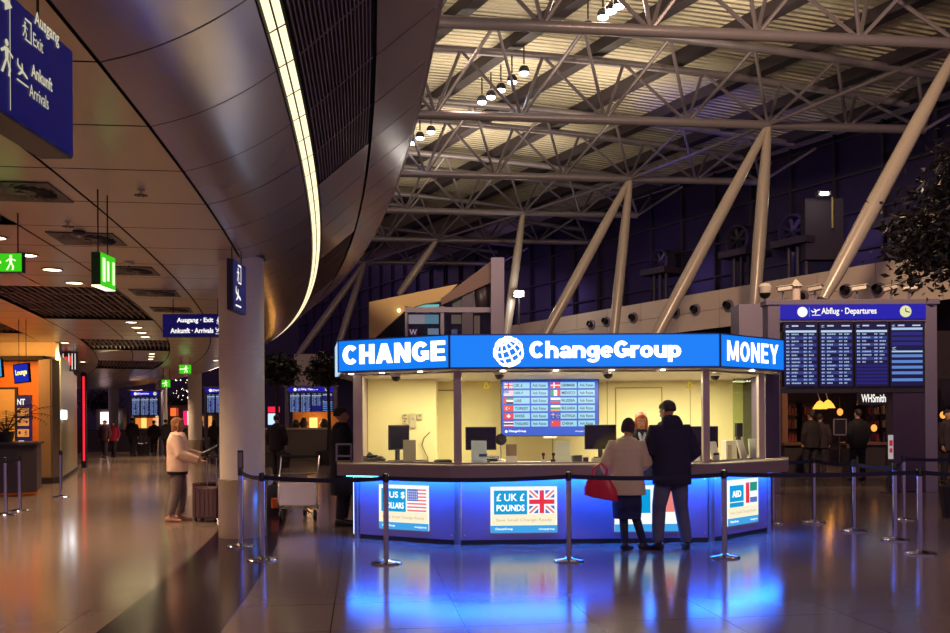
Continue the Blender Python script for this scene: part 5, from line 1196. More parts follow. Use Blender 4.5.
a = P(268, 418, 40); MB(E((225, 30, 60), 1.4)).b2((a.x, 40, a.z + .25), (a.x + .5, 40.1, a.z + .5)).build('red_band', None, t, world=True); MB(E((170, 200, 255), 1.6)).b2((a.x, 40, a.z - .3), (a.x + .45, 40.1, a.z + .2)).build('white_panel', None, t, world=True); MB(M_DGREY).b2((a.x + .15, 40.1, 0), (a.x + .3, 40.2, a.z + .5)).build('post', None, t, world=True)
def lit_shop(px0, px1, py0, py1, dd, cols, lab):
    a, c = P(px0, py1, dd), P(px1, py0, dd); t = thing('lit_kiosk', lab, 'shop', ((a.x + c.x) / 2, dd, 0)); n = len(cols)
    for i, (cc_, e) in enumerate(cols):
        w = (c.x - a.x) / n; MB(E(cc_, e)).b2((a.x + w * i + .03, dd, a.z), (a.x + w * (i + 1) - .03, dd + .1, c.z)).build('lit_panel', None, t, world=True)
    MB(M_DESK).b2((a.x - .3, dd + .1, 0), (c.x + .3, dd + .6, c.z + .2)).build('cabinet', None, t, world=True)
lit_shop(100, 118, 412, 424, 58, [((255, 214, 214), 2.5), ((230, 240, 255), 3.)], 'distant white lit panel behind the magenta coats')
lit_shop(183, 191, 411, 425, 55, [((235, 30, 90), 1.6), ((190, 230, 250), 1.8)], 'distant magenta and pale blue lit panel behind the waiting woman')
lit_shop(135, 158, 418, 428, 60, [((255, 150, 60), .8), ((255, 190, 100), 1.6), ((220, 110, 50), .8), ((255, 160, 80), 1.2)], 'distant warm lit counter behind the walking crowd')
lit_shop(170, 182, 408, 416, 60, [((255, 110, 50), 1.2), ((200, 60, 40), .9)], 'distant orange lit sign right of the far crowd')
lit_shop(198, 212, 416, 428, 58, [((200, 120, 70), .7), ((255, 170, 90), .9)], 'distant brown lit counter beside the far column')
rnd = random.Random(4)
t = thing('fairy_lights', 'cluster of tiny white lights in the far dark tree by the exit signs', 'lights', P(180, 385, 50)); m = MB(E((250, 240, 210), 5.))
for k in range(22): m.ball(P(rnd.uniform(173, 189), rnd.uniform(378, 402), 50), rnd.uniform(.012, .026), 6)
m.build('bulbs', None, t, world=True)
a, c = P(84, 432, 46), P(232, 432, 46); t = thing('low_partition', 'long dim waist-high partition behind the walking crowd', 'partition', ((a.x + c.x) / 2, 52, 0)); MB(M_DESK).b2((a.x - 4, 52, 0), (c.x + 2.5, 52.2, 1.15)).build('panels', None, t, world=True); MB(M_DGREY).b2((a.x - 4, 51.95, 1.15), (c.x + 2.5, 52.25, 1.2)).build('rail', None, t, world=True)
# ================================================================ barrier posts
M_BELT = mat('navy_belt', (20, 18, 52), .7)
ps0 = None
def post_at(px, py, lab, h=1.0):
    global ps0
    p = G(px, py)
    if ps0 is None:
        ps0 = thing('barrier_post', lab, 'barrier post', p, group='chrome belt barrier posts')
        MB().lathe([(.175, 0), (.175, .012), (.165, .022), (.06, .034), (.034, .05)], n=32).build('base', M_CHROME, ps0, smooth=True)
        MB().lathe([(.031, .04), (.031, .9)], n=20).build('pole', M_CHROME, ps0, smooth=True)
        MB().lathe([(.031, .9), (.036, .905), (.036, .985), (.03, .995), (.01, 1.0)], n=20).build('belt_head', M_BLACK, ps0, smooth=True)
        return ps0
    return dup(ps0, p, 0, lab)
def belt(o, q, sag=.03, z=.945):
    p = o.matrix_basis.translation; q = q.matrix_basis.translation if hasattr(q, 'matrix_basis') else Vector(q); u = (q - p).normalized(); n = Vector((-u.y, u.x, 0)); m = MB()
    pts = [p.lerp(q, i / 10) + V * (z - sag * 4 * (i / 10) * (1 - i / 10)) for i in range(11)]
    vs = []
    for w in pts: vs += [w + n * .002 - V * .025, w + n * .002 + V * .025, w - n * .002 + V * .025, w - n * .002 - V * .025]
    m.add(vs, [[4 * i + a, 4 * i + (a + 1) % 4, 4 * i + 4 + (a + 1) % 4, 4 * i + 4 + a] for i in range(10) for a in range(4)]); return m.build('belt', M_BELT, o, world=True)
s1 = post_at(262.5, 560, 'barrier post nearest the viewer on the dark stone band, before the near column'); s2 = post_at(241, 546.5, 'barrier post with an upright notice holder on its top'); s3 = post_at(386.3, 563.5, 'barrier post before the dollars poster'); s4 = post_at(569, 561, 'barrier post standing midway before the kiosk, left of the couple'); s5 = post_at(724.5, 557.5, 'barrier post before the right end poster')
s6 = post_at(773, 523.5, 'barrier post touching the right end of the kiosk front'); s7 = post_at(814, 522.5, 'second barrier post right of the kiosk, of the back row'); s8 = post_at(854, 531, 'third barrier post right of the kiosk, at the middle of the back row'); s9 = post_at(895, 540, 'barrier post nearest below the violet panel, end of the back row'); s10 = post_at(904, 519.5, 'farthest barrier post at the right, before the violet panel'); s11 = post_at(920, 553.5, 'rightmost barrier post, nearest the right edge')
s12 = post_at(61, 497, 'lone barrier post catching a bright glint before the silver panel'); s13 = post_at(6, 515, 'barrier post before the dark counter, at the left edge'); s14 = post_at(20, 511, 'barrier post before the dark counter, second from the left edge')
belt(s2, s1); belt(s1, s3); belt(s3, s4); belt(s4, s5); belt(s5, s11, .02); belt(s11, G(1010, 560), .02); belt(s6, s7); belt(s7, s8); belt(s8, s9); belt(s10, G(985, 517)); belt(s9, s10); belt(s13, s14)
MB().box((0, 0, 1.1), (.075, .012, .24)).build('notice_holder', M_DGREY, s2, bevel=.003); MB().box((0, -.008, 1.1), (.05, .004, .19)).build('notice_card', M_LILAC, s2)

# ================================================================ luggage cart
p = G(298, 521.5); t = thing('luggage_cart', 'empty steel luggage cart with a white front panel behind the barrier', 'luggage cart', p, R(2))
MB().path([(-.3, -.05, .30), (-.3, -.03, .5), (-.3, .25, 1.02), (.3, .25, 1.02), (.3, -.03, .5), (.3, -.05, .30)], .017, 10).build('handle_frame', M_STEEL, t, smooth=True)
MB().path([(-.3, .25, 1.02), (.3, .25, 1.02)], .026, 10).build('grip', M_BLACK, t, smooth=True)
MB().box((0, -.06, .44), (.56, .02, .36)).build('front_panel', mat('white_plastic', (236, 228, 238), .4), t, bevel=.008)
m = MB()
for x in (-.3, .3): m.path([(x, -.05, .32), (x, .05, .2), (x * .75, .75, .2)], .016, 8)
for y in (.1, .3, .5, .7): m.tube((-.27 + y * .05, y, .2), (.27 - y * .05, y, .2), .01, n=6)
m.build('deck', M_STEEL, t, smooth=True)
m = MB(); m.path([(-.3, -.03, .5), (-.3, .2, .75), (.3, .2, .75), (.3, -.03, .5)], .012, 8); m.build('basket_rail', M_STEEL, t, smooth=True)
for x, y in ((-.27, .02), (.27, .02), (0, .72)):
    w = MB().lathe([(.03, -.02), (.085, -.02), (.09, 0), (.085, .02), (.03, .02)], (x, y, .09), n=18, M=Matrix.Rotation(R(90), 3, 'Y')).build('wheel', M_BLACK, t, smooth=True)
    MB().path([(x, y, .22), (x - .02, y, .16), (x - .03, y, .09)], .012, 6).build('fork', M_STEEL, w)
for x in (-.15, .15): MB().path([(x, .0, .27), (x * .6, .05, .2), (x * 1.2, .12, .12)], .014, 6).build('bracket', M_STEEL, t)

# ================================================================ people
SKIN = mat('skin', (196, 146, 118), .55, var=.04)
def hand(m, w, dr, pn, s, side, curl=.5):
    """palm and five fingers leaving the wrist w along dr; pn = palm normal, side = +1 when the thumb lies on dr x pn"""
    dr = dr.normalized(); pn = (pn - dr * pn.dot(dr)).normalized(); sd = dr.cross(pn).normalized() * side
    m.loft([(w - dr * .02 * s, sd, pn, .026 * s, .019 * s), (w + dr * .02 * s, sd, pn, .032 * s, .017 * s), (w + dr * .06 * s, sd, pn, .041 * s, .016 * s), (w + dr * .09 * s, sd, pn, .040 * s, .014 * s)], 12)
    for k, (o, ln) in enumerate(((.031, .072), (.011, .082), (-.010, .076), (-.030, .058))):
        b = w + dr * .085 * s + sd * o * s; q = b; pts = [b - dr * .02 * s, b]; an = 0
        for seg in (.42, .32, .26):
            an += curl * .9; q = q + (dr * math.cos(an) + pn * math.sin(an)) * ln * seg * s; pts.append(q)
        m.path(pts, [.0095 * s, .0095 * s, .0088 * s, .008 * s, .006 * s], 8)
    b = w + dr * .025 * s + sd * .026 * s
    m.path([b - sd * .012 * s, b + (sd * .8 + dr * .6).normalized() * .03 * s, b + (sd * .7 + dr * .8 + pn * .3).normalized() * .058 * s, b + (sd * .45 + dr * 1. + pn * .5).normalized() * .08 * s], [.014 * s, .0125 * s, .0105 * s, .008 * s], 8)
def figure(lab, loc, rz, H, head=(0, 0), lean=0., arms=None, legs=None, coat=None, trousers=None, shoes=(30, 26, 30), hair=None, hat=None, group=None, vox=.011, width=1., skirt=None, hood=False, extras=None, hide_legs=False, face=False):
    """facing +y, right hand on +x. arms = ((elbow, wrist), (elbow, wrist)) left, right in metres for a 1.75 m body"""
    t = thing('person', lab, 'person', loc, rz, group); s = H / 1.75; S = lambda *p: Vector(p) * s
    X_, Y_ = Vector((1, 0, 0)), Vector((0, 1, 0))
    ln = lambda z: lean * max(0, z - .9) # forward lean
    arms = arms or (((-.25, -.02, 1.14), (-.24, .06, .90)), ((.25, -.02, 1.14), (.24, .06, .90)))
    legs = legs or (((-.10, .02, .5), (-.11, -.02, .085), 8), ((.10, .02, .5), (.11, -.02, .085), -8))
    b = MB()
    tor = lambda g, z, a, d, y=0.: (S(0, y + ln(z), z), X_, Y_, (a * width + g) * s, (d + g) * s)
    b.loft([tor(0, .86, .13, .10), tor(0, .95, .165, .115), tor(0, 1.06, .14, .10), tor(0, 1.2, .15, .11), tor(0, 1.34, .175, .115), tor(0, 1.42, .165, .095), tor(0, 1.465, .09, .07, -.01), tor(0, 1.49, .058, .058, 0)], 20)
    hc = S(0, ln(1.5) + .0, 1.50); HM = Matrix.Rotation(head[0], 3, 'Z') @ Matrix.Rotation(-head[1], 3, 'X')
    b.path([hc - S(0, 0, .06), hc + HM @ S(0, .015, .06)], [.056 * s, .052 * s], 14)
    hr, hf = HM @ X_, HM @ Y_
    hd = [(.012, .026, .03, .052), (.03, .046, .05, .042), (.065, .06, .078, .02), (.105, .068, .092, .008), (.145, .073, .098, .0), (.185, .069, .092, -.006), (.215, .052, .07, -.008), (.232, .022, .03, -.008)]
    hz = lambda x, y, z: hc + HM @ S(x, y, z + .012)
    b.loft([(hz(0, y, z), hr, hf, a * s, d * s) for z, a, d, y in hd], 20, 2.1)
    b.path([hz(0, .098, .135), hz(0, .113, .105), hz(0, .122, .088), hz(0, .1, .08)], [.008 * s, .012 * s, .016 * s, .01 * s], 8)
    for sg in (-1, 1):
        b.ball(hz(sg * .073, -.008, .108), (.01 * s, .022 * s, .032 * s), 10); b.ball(hz(sg * .03, .088, .132), (.02 * s, .012 * s, .008 * s), 8)
    b.ball(hz(0, .094, .052), (.026 * s, .012 * s, .011 * s), 8)
    for i, sg in ((0, -1), (1, 1)):
        sh = S(sg * .175 * width, ln(1.40), 1.395); el, wr = S(*arms[i][0]), S(*arms[i][1])
        b.path([S(sg * .1, ln(1.4), 1.40), sh, sh.lerp(el, .5), el, el.lerp(wr, .4), wr], [.05 * s, .056 * s, .047 * s, .04 * s, .04 * s, .026 * s], 12)
        dr = wr - el; pn = arms[i][2] if len(arms[i]) > 2 else Vector((-sg, 0, 0)); hand(b, wr, Vector(arms[i][3]) if len(arms[i]) > 3 else dr, Vector(pn), s, -sg if len(arms[i]) < 5 else arms[i][4], .35)
        hp = S(sg * .09, 0, .9); kn, an, yaw = S(*legs[i][0]), S(*legs[i][1]), R(legs[i][2])
        b.path([hp, hp.lerp(kn, .5), kn, kn.lerp(an, .35), an], [.088 * s, .075 * s, .056 * s, .054 * s, .036 * s], 14)
        f = Matrix.Rotation(yaw, 3, 'Z') @ Y_; z0 = an.z - .085 * s
        b.loft([(an + f * y * s + Vector((0, 0, z * s - .085 * s)), f, V, .01, .01) for y, z in ()] or [(an - f * .05 * s - V * .04 * s, X_, V, .03 * s, .036 * s), (an + f * .06 * s - V * .05 * s, X_, V, .036 * s, .03 * s), (an + f * .15 * s - V * .065 * s, X_, V, .036 * s, .018 * s), (an + f * .18 * s - V * .068 * s, X_, V, .02 * s, .012 * s)], 12)
    bm = b.build('body', SKIN, t, voxel=vox * s if vox > .012 else .0072 * s)
    if face:
        for sg in (-1, 1):
            e = MB().ball(hz(sg * .031, .0885, .113), (.0135 * s, .009 * s, .0085 * s), 10).build('eye', mat('eye_white', (226, 220, 214), .3), bm, smooth=True)
            MB().ball(hz(sg * .031, .0955, .112), .006 * s, 8).build('iris', mat('iris_brown', (50, 34, 26), .2), bm, smooth=True)
        MB().ball(hz(0, .1015, .052), (.024 * s, .007 * s, .007 * s), 10).build('lips', mat('lips', (176, 70, 66), .45), bm, smooth=True)
        for sg in (-1, 1): MB().path([hz(sg * .018, .1, .137), hz(sg * .036, .097, .142), hz(sg * .05, .086, .137)], .004 * s, 6).build('eyebrow', mat('brow', (110, 66, 40), .8), bm)
    # clothes
    if coat:
        col, hem, g, slv = coat['col'], coat.get('hem', .78), coat.get('g', .03), coat.get('sleeve', 1.)
        c = MB(); fl = coat.get('flare', 0)
        zs = [hem, hem + .1, 1.0, 1.12, 1.26, 1.36, 1.42, 1.465, 1.5]
        dims = {0: (.175 + fl, .13 + fl), 1: (.175 + fl * .7, .13 + fl * .6), 2: (.172, .13), 3: (.165, .125), 4: (.178, .13), 5: (.176, .122), 6: (.138, .1), 7: (.1, .08), 8: (.07, .068)}
        c.loft([tor(g, z, dims[i][0], dims[i][1]) for i, z in enumerate(zs) if i == 0 or z > hem + .02], 24, 2.5)
        for i, sg in ((0, -1), (1, 1)):
            sh = S(sg * .175 * width, ln(1.40), 1.385); el, wr = S(*arms[i][0]), S(*arms[i][1]); ce = el.lerp(wr, .93 * slv)
            c.path([S(sg * .09, ln(1.4), 1.37), sh, sh.lerp(el, .5), el, el.lerp(ce, .5), ce], [(.07 + g * .6) * s, (.062 + g) * s, (.052 + g) * s, (.046 + g) * s, (.044 + g * .9) * s, (.038 + g * .7) * s], 14)
        if coat.get('collar', True): c.path([S(0, ln(1.44) - .005, 1.43), S(0, ln(1.5) + .0, 1.525)], [.088 * s, .078 * s], 16)
        if hood: c.loft([(S(0, ln(1.45) - .075, 1.37), X_, Y_, .1 * s, .05 * s), (S(0, ln(1.45) - .085, 1.43), X_, Y_, .135 * s, .075 * s), (S(0, ln(1.45) - .06, 1.50), X_, Y_, .125 * s, .09 * s), (S(0, ln(1.5) - .045, 1.56), X_, Y_, .10 * s, .075 * s), (S(0, ln(1.5) - .04, 1.58), X_, Y_, .06 * s, .04 * s)], 18)
        cm = c.build('coat', mat('cloth_%d_%d_%d' % col, col, .85, var=.12, scale=40, bump=.15), t, voxel=max(vox, .011) * s)
        if coat.get('band'):
            m = MB(); m.loft([tor(g - .012, hem - .05, dims[0][0] - .01, dims[0][1]), tor(g - .012, hem + .03, dims[0][0], dims[0][1])], 24, 2.5); m.build('shirt_hem', mat('black_cloth', (24, 20, 26), .9), t, smooth=True)
        if coat.get('seam'):
            for sg in (-1, 1): MB().path([S(sg * (.19 * width + g), ln(1.38), 1.415 + .012), S(sg * (.21 + g), 0, 1.30), S(sg * .25, .0, 1.18)], .006 * s, 6).build('piping', mat('pale_piping', (220, 214, 200), .8), t)
    if skirt:
        m = MB(); m.loft([tor(.015, z, a, d) for z, a, d in skirt['prof']], 24, 2.3); m.build('skirt', mat('patterned_skirt', skirt['col'], .9, var=.7, scale=14), t, smooth=True)
    if trousers and not hide_legs:
        c = MB(); g = trousers.get('g', .02)
        c.loft([tor(g * .5, .8, .16, .115), tor(g * .5, .88, .17, .122), tor(g * .5, .98, .165, .118), tor(g * .5, 1.03, .15, .11)], 22, 2.4)
        for i, sg in ((0, -1), (1, 1)):
            hp = S(sg * .085, 0, .88); kn, an = S(*legs[i][0]), S(*legs[i][1]); en = kn.lerp(an, trousers.get('len', .97))
            c.path([hp + S(0, 0, .03), hp.lerp(kn, .45), kn, kn.lerp(en, .5), en], [(.088 + g * .6) * s, (.078 + g) * s, (.058 + g) * s, (.05 + g * 1.1) * s, (.046 + g * .9) * s], 16)
        c.build('trousers', mat('cloth_%d_%d_%d' % trousers['col'], trousers['col'], .85, var=.25, scale=18, bump=.15), t, voxel=max(vox, .011) * s)
    if shoes and not hide_legs:
        for i in (0, 1):
            an, f = S(*legs[i][1]), Matrix.Rotation(R(legs[i][2]), 3, 'Z') @ Y_; r_ = Vector((f.y, -f.x, 0)); m = MB(); zb = -an.z
            boot = .10 if not (skirt or trousers and trousers.get('boot')) else .3
            m.loft([(an + f * -.075 * s + V * (-.045 * s), r_, V, .03 * s, .038 * s), (an + f * -.02 * s + V * (-.035 * s), r_, V, .042 * s, .05 * s), (an + f * .07 * s + V * (-.048 * s), r_, V, .047 * s, .036 * s), (an + f * .15 * s + V * (-.06 * s), r_, V, .045 * s, .026 * s), (an + f * .2 * s + V * (-.066 * s), r_, V, .026 * s, .018 * s)], 14)
            if boot > .2: kn = S(*legs[i][0]); m.path([an - V * .03 * s, an.lerp(kn, .2), an.lerp(kn, .75)], [.048 * s, .052 * s, .062 * s], 14)
            m.build('boot' if boot > .2 else 'shoe', mat('shoe_%d_%d_%d' % shoes, shoes, .5), t, voxel=.012 * s)
    if hair:
        m = MB(); k = hair.get('len', 0)
        m.loft([(hz(0, y - .012, z), hr, hf, (a + .010) * s, (d - .004) * s) for z, a, d, y in ((.10, .064, .085, -.018), (.14, .070, .094, -.016), (.185, .07, .094, -.012), (.218, .056, .074, -.008), (.24, .03, .04, -.008), (.246, .01, .012, -.008))], 20, 2.1)
        m.loft([(hz(0, y, z), hr, hf, a * s, d * s) for z, a, d, y in ((.165, .075, .07, .03), (.20, .066, .066, .03), (.225, .045, .05, .022))], 16, 2.1)
        if k:
            m.loft([(hz(0, -.045, z), hr, hf, a * s, d * s) for z, a, d in ((-k, .05, .03), (-k + .04, .075, .045), (.03, .084, .058), (.1, .084, .07), (.16, .075, .07))], 18, 2.2)
            for sg in (-1, 1): m.path([hz(sg * .066, .028, .17), hz(sg * .079, .03, .1), hz(sg * .08, .03, .02), hz(sg * .074, .025, -k * .7), hz(sg * .066, .02, -k)], [.02 * s, .024 * s, .026 * s, .024 * s, .012 * s], 10)
        if hair.get('tail'): m.path([hz(0, -.1, .17), hz(0, -.15, .12), hz(0, -.14, .03), hz(0, -.12, -.02)], [.03 * s, .035 * s, .03 * s, .012 * s], 12)
        m.build('hair', mat('hair_%d_%d_%d' % hair['col'], hair['col'], .6, var=.3, scale=60, bump=.4), t, voxel=.009 * s)
    if hat:
        m = MB(); m.loft([(hz(0, -.008, z), hr, hf, a * s, d * s) for z, a, d in ((.06, .082, .1), (.1, .088, .11), (.13, .088, .112), (.19, .083, .104), (.23, .068, .085), (.262, .04, .05), (.272, .012, .015))], 22, 2.1)
        m.build('knit_cap', mat('cap_%d_%d_%d' % hat, hat, .95, var=.3, scale=70, bump=.5), t, voxel=.01 * s)
    if extras: extras(t, s, S)
    return t

# ---- the couple at the counter
def man_x(t, s, S): pass
pm = G(669, 547.5)
figure('tall man in a hooded navy coat and jeans standing at the kiosk counter', (P(672, 500, 10.95).x, 10.95, 0), R(10), 1.81, head=(R(26), R(14)), lean=.10, width=1.04, hood=True,
       arms=(((-.24, .07, 1.16), (-.16, .27, 1.10), (0, 0, -1), (.3, 1, 0)), ((.29, .02, 1.13), (.26, .25, 1.05), (0, 0, -1), (-.2, 1, 0))), legs=(((-.15, .03, .5), (-.19, -.03, .085), 25), ((.12, .02, .5), (.17, -.02, .085), -14)),
       coat=dict(col=(34, 28, 52), hem=.76, g=.045), trousers=dict(col=(92, 92, 112), g=.024), shoes=(36, 26, 30), hair=dict(col=(50, 38, 36)))
pw = G(632, 547)
BAG = mat('red_leather', (206, 20, 52), .4, var=.1)
figure('woman in a short beige fleece coat and dark knit cap leaning to the clerk', (P(627, 500, 10.95).x, 10.95, 0), R(-12), 1.58, head=(R(-26), R(18)), lean=.12, width=1.0,
       arms=(((-.27, .02, 1.16), (-.26, .16, .98), (1, 0, 0)), ((.25, .08, 1.16), (.14, .30, 1.10), (0, 0, -1), (-.2, 1, 0))), legs=(((-.05, .03, .48), (-.03, -.06, .085), -30), ((.10, .02, .48), (.22, .0, .085), -52)),
       coat=dict(col=(206, 184, 146), hem=.74, g=.05, flare=.03, sleeve=.72, seam=True), trousers=dict(col=(30, 34, 62), g=.006), shoes=(30, 24, 34), hat=(58, 42, 48), skirt=dict(col=(36, 40, 74), prof=[(.42, .17, .12), (.6, .185, .14), (.82, .175, .13), (.9, .16, .12)]))
# red handbag on her arm
p = P(601, 500, 10.86); t = thing('handbag', 'large red handbag hanging from the arm of the woman in beige', 'handbag', (p.x, 10.84, P(601, 499, 10.84).z), R(-18))
m = MB(); m.loft([(Vector((0.03, 0, 0)), Vector((1, 0, -.15)), Y1, .17, .055), (Vector((.0, 0, .02)), Vector((1, 0, -.15)), Y1, .205, .075), (Vector((-.01, 0, .12)), Vector((1, 0, -.1)), Y1, .2, .08), (Vector((-.02, 0, .22)), Vector((1, 0, -.05)), Y1, .15, .055), (Vector((-.03, 0, .28)), Vector((1, 0, 0)), Y1, .11, .03)], 22, 3)
m.build('body', BAG, t, smooth=True)
for y in (-.03, .03): MB().path([(-.12, y, .24), (-.09, y, .36), (0, y, .43), (.07, y, .36), (.06, y, .24)], .011, 8).build('strap', BAG, t, smooth=True)
MB().tube((-.12, -.04, .275), (.06, -.04, .275), .007).build('zip', M_STEEL, t)
# ---- the clerk
pc = P(640, 440, 12.45)
figure('red haired clerk in a dark uniform behind the counter, looking down', (pc.x, 12.5, 0), R(184), 1.69, head=(R(-6), R(-16) * -1), lean=.12, arms=(((-.25, .06, 1.14), (-.1, .26, 1.12), (0, 0, -1), (.3, 1, 0)), ((.25, .06, 1.14), (.12, .26, 1.12), (0, 0, -1), (-.3, 1, 0))),
       coat=dict(col=(26, 24, 40), hem=.8, g=.015, collar=False), trousers=dict(col=(26, 24, 36)), hair=dict(col=(190, 96, 40), len=.1), face=True,
       extras=lambda t, s, S: (MB().path([S(-.05, .04 + .06, 1.5), S(-.02, .2, 1.38), S(.0, .215, 1.3)], [.02 * s, .024 * s, .01 * s], 8).build('scarf', mat('striped_scarf', (180, 190, 215), .7, var=.4, scale=50), t, smooth=True), MB().path([S(.05, .04 + .06, 1.5), S(.03, .2, 1.38), S(.01, .215, 1.3)], [.02 * s, .024 * s, .01 * s], 8).build('scarf', mat('striped_scarf', (180, 190, 215), .7, var=.4, scale=50), t, smooth=True)))
# ---- woman waiting on the left
pw = G(178, 521)
figure('woman in a cream fleece jacket waiting with a suitcase by the near column', (pw.x, pw.y, 0), R(-78), 1.66, head=(R(-6), R(4)), width=1.08, arms=(((-.24, .1, 1.15), (-.16, .42, 1.08), (0, 0, -1), (0, 1, .05)), ((.25, .06, 1.14), (.18, .36, 1.02), (0, 0, -1), (0, 1, 0))),
       legs=(((-.09, .06, .5), (-.09, .02, .085), 8), ((.10, -.02, .5), (.12, -.12, .085), -12)),
       coat=dict(col=(230, 196, 176), hem=.84, g=.045, band=True), trousers=dict(col=(112, 98, 96), g=.026, len=.9), shoes=(170, 120, 100), hair=dict(col=(150, 96, 58), len=.05, tail=False), face=True)
def suitcase(p, rz, col, w, dp, h, lab, handle=True):
    t = thing('suitcase', lab, 'suitcase', p, rz); m_ = mat('suitcase_%d' % col[0], col, .45)
    MB().box((0, 0, .06 + h / 2), (w, dp, h)).build('shell', m_, t, bevel=.03)
    m = MB()
    for k in range(5): m.box((-w * .36 + k * w * .18, -dp / 2 - .003, .06 + h / 2), (.02, .012, h * .84))
    m.build('ridges', m_, t)
    for x in (-1, 1):
        for y in (-1, 1): MB().lathe([(.01, -.012), (.028, -.012), (.028, .012), (.01, .012)], (x * w * .4, y * dp * .36, .03), n=12, M=Matrix.Rotation(R(90), 3, 'Y')).build('wheel', M_BLACK, t)
    if handle:
        for x in (-.09, .09): MB().tube((x, dp * .3, .06 + h), (x, dp * .3, 1.02), .009).build('handle_tube', M_STEEL, t)
        MB().box((0, dp * .3, 1.03), (.24, .03, .035)).build('grip', M_BLACK, t, bevel=.006)
q = G(209, 521.5); suitcase((q.x, q.y, 0), R(-20), (82, 58, 66), .46, .26, .50, 'dark brown hard suitcase with raised handle before the waiting woman')
q = G(196, 519); suitcase((q.x + .04, q.y + .35, 0), R(60), (70, 30, 40), .36, .22, .52, 'dark red suitcase behind the waiting woman', False)
q = G(207, 456); p = P(207, 452, 14.15); t = thing('shoulder_bag', 'dark padded bag lying on the raised handle before the waiting woman', 'bag', (p.x + .05, 14.1, P(207, 457, 14.1).z), R(10)); m = MB()
m.path([(-.13, 0, .03), (-.08, 0, .05), (.02, 0, .08), (.1, 0, .14), (.14, 0, .19)], [.02, .045, .055, .04, .02], 12); m.build('body', M_BLACK, t, smooth=True); MB().path([(-.11, -.04, .06), (-.02, -.06, .0), (.09, -.04, .1)], .01, 6).build('strap', M_DGREY, t)
# ---- people farther away
def far(px, py, H, rz, coat, lab, tr=(34, 30, 40), grp='people walking in the far concourse', stride=.12, dd=None, hair=(40, 30, 28), x=None, hem=.78, k=None):
    p = G(px, py) if dd is None else P(px, 420, dd); p.z = 0
    figure(lab, p, R(rz), H, vox=.016, legs=(((-.1, .10, .5), (-.1, stride, .085), 6), ((.1, -.01, .5), (.1, -stride, .085), -6)), coat=dict(col=coat, hem=hem, g=.035), trousers=dict(col=tr), hair=dict(col=hair, len=.04 if H < 1.72 else 0), group=grp, **(k or {}))
far(277, 478, 1.78, -8, (26, 24, 34), 'man in a dark jacket walking with a bag right of the near column')
p = G(284.5, 478); t = thing('carried_bag', 'dark bag in the hand of the man right of the near column', 'bag', (p.x - .02, p.y - .05, .62)); MB().box((0, 0, 0), (.16, .3, .34)).build('body', M_BLACK, t, bevel=.03); MB().path([(0, -.08, .17), (0, -.05, .28), (0, .05, .28), (0, .08, .17)], .012, 6).build('handle', M_BLACK, t)
far(341, 0, 1.8, -70, (24, 22, 34), 'person in a long dark coat leaning on the left end of the kiosk', dd=13.7, hem=.45, stride=.05)
far(105, 458, 1.72, 170, (60, 30, 44), 'far walker in dark clothes left of the magenta coat', tr=(40, 34, 40)); far(114, 457, 1.68, 175, (150, 26, 62), 'far walker in a magenta coat'); far(132.5, 456, 1.85, 0, (22, 20, 28), 'tall far walker in black seen from behind, alone left of centre')
far(154, 455, 1.72, 10, (48, 36, 44), 'far walker in dark brown before the lit counter'); far(166, 456, 1.75, -20, (24, 20, 28), 'far walker in black just left of the waiting woman'); far(201, 456, 1.7, -60, (36, 26, 36), 'far walker in stride between the waiting woman and near column', stride=.3); far(214, 455, 1.7, 40, (34, 26, 30), 'far walker half hidden by the near column edge')
p = G(143, 455.5); suitcase((p.x, p.y, 0), R(10), (30, 24, 30), .5, .3, .55, 'dark far suitcase between two walkers in the concourse')
far(811, 0, 1.78, 20, (36, 26, 30), 'dim person in brown under the pendant lamps of the bookshop', dd=24.5, grp='dim people by the bookshop', stride=.05); far(820, 0, 1.72, -30, (44, 30, 40), 'dim second person under the pendant lamps of the bookshop', dd=25, grp='dim people by the bookshop', stride=.05)
far(858, 0, 1.82, 15, (18, 16, 22), 'dim person in black under the white lettered shop sign', dd=23, grp='dim people by the bookshop', stride=.05); far(948, 0, 1.78, 200, (50, 40, 46), 'dim person at the right edge beside the frame post', dd=21.5, grp='dim people by the bookshop', stride=.05)
# bag sitting on the floor by the cart
p = G(270, 516); t = thing('backpack', 'dark backpack with an orange patch on the floor between near column and cart', 'backpack', (p.x, p.y + .3, 0), R(15))
m = MB(); m.loft([(Vector((0, 0, .0)), Vector((1, 0, 0)), Y1, .16, .11), (Vector((0, 0, .2)), Vector((1, 0, 0)), Y1, .18, .13), (Vector((0, 0, .42)), Vector((1, 0, 0)), Y1, .15, .11), (Vector((0, 0, .5)), Vector((1, 0, 0)), Y1, .08, .06)], 18, 2.8); m.build('body', mat('dark_canvas', (34, 26, 40), .85), t, smooth=True)
MB().box((.04, -.12, .2), (.18, .05, .18)).build('front_pocket', mat('orange_canvas', (190, 90, 40), .8), t, bevel=.02); MB().path([(-.05, 0, .49), (0, 0, .56), (.05, 0, .49)], .012, 6).build('grab_loop', M_BLACK, t)
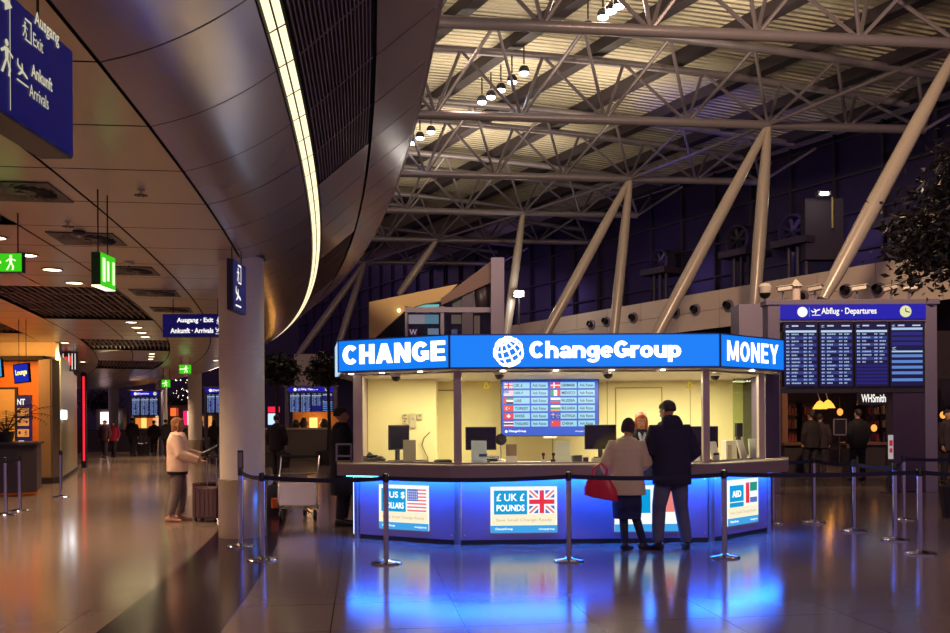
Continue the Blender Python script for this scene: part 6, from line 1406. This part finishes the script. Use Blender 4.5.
# ================================================================ light of the hall with added fill lamps, ambient world, camera
HL = (255, 232, 200)
def up(k, x, l, pw, sx=3.2, col=HL):
    p = nodes[k] + ROW * l + UT * x; lamp('AREA', (p.x, p.y, 12.7), pw * .5, col, sx, (p.x, p.y, 20), sy=2.2)
for k, x, l, pw in ((1, -14, 3.2, 260), (1, -9, 3.2, 320), (1, -4, 3.2, 200), (2, -13, 3.2, 330), (2, -8, 3.2, 420), (2, -3.5, 3.2, 260), (3, -11, 3.2, 360), (3, -6.5, 3.2, 420), (3, -2.5, 3.2, 150), (4, -8, 3.2, 200), (4, -4, 3.2, 80), (0, -12, 3.2, 150), (0, -6, 3.2, 80)): up(k, x, l, pw)
lamp('SPOT', (-3.0, 14, 6.0), 2600, (255, 226, 180), .5, (2.5, 33, 14), 62, .9)
lamp('SPOT', (6.0, 12, 11.0), 7500, (255, 214, 170), .6, (11, 31, 5.5), 90, .9)
lamp('SPOT', (4.0, 34, 8.0), 900, (40, 50, 255), .4, (9.5, 37, 14.5), 45, .9)
lamp('SPOT', (10.0, 18, 12.0), 500, (255, 190, 120), .4, (8.2, 14.2, 5), 60, .9)  # unseen warm spot added to lighten the tree crown
for p, e, pw, sp in (((0, 30, 14), (-1, 26, 0), 1600, 80), ((4, 27, 14), (6, 14, 0), 800, 100), ((2, 18, 13), (3, 8, 0), 900, 110), ((4, 22, 12), (-3.2, 12.4, 2.2), 2200, 40), ((-14, 50, 3.6), (-14, 46, 0), 300, 150)): lamp('SPOT', p, pw, (255, 214, 190), .5, e, sp, .8)  # includes an unseen spot added to brighten the near column
VI = (120, 96, 190)
for t_, pw in ((-6, 30), (4, 36), (14, 42), (26, 60), (42, 90)): lamp('AREA', wp(t_, 9.5, 2.4), pw, VI, 2.5, wp(t_, 10.5, 5.5))  # unseen violet fill lamps added to tint the dark facade
lamp('SPOT', (3.5, -2.5, 9), 1000, (255, 226, 214), .6, (2, 11.5, 1.2), 70, .9)  # frontal fill added behind the camera for counter and people
w = bpy.data.worlds.new('night'); SC.world = w; w.use_nodes = True  # bright lilac ambient added as shadow fill, not a night sky
w.node_tree.nodes['Background'].inputs[0].default_value = (*lin(112, 86, 116), 1); w.node_tree.nodes['Background'].inputs[1].default_value = 1.7
cam = bpy.data.cameras.new('camera'); co = bpy.data.objects.new('camera', cam); COL.objects.link(co)
cam.sensor_width = 36; cam.lens = F / 950 * 36; cam.shift_y = (HY - 316.5) / 950; cam.clip_end = 300; cam.clip_start = .05
co.matrix_world = Matrix.Translation((0, 0, CH)) @ Matrix.Rotation(R(90), 4, 'X') @ Matrix.Rotation(-ROLL, 4, 'Z')
SC.camera = co
vs = SC.view_settings; vs.view_transform = 'Standard'; vs.look = 'None'; vs.exposure = 0; vs.gamma = 1; vs.use_curve_mapping = False
SC.cycles.use_denoising = True; SC.cycles.max_bounces = 8; SC.cycles.transparent_max_bounces = 12; SC.cycles.sample_clamp_indirect = 6
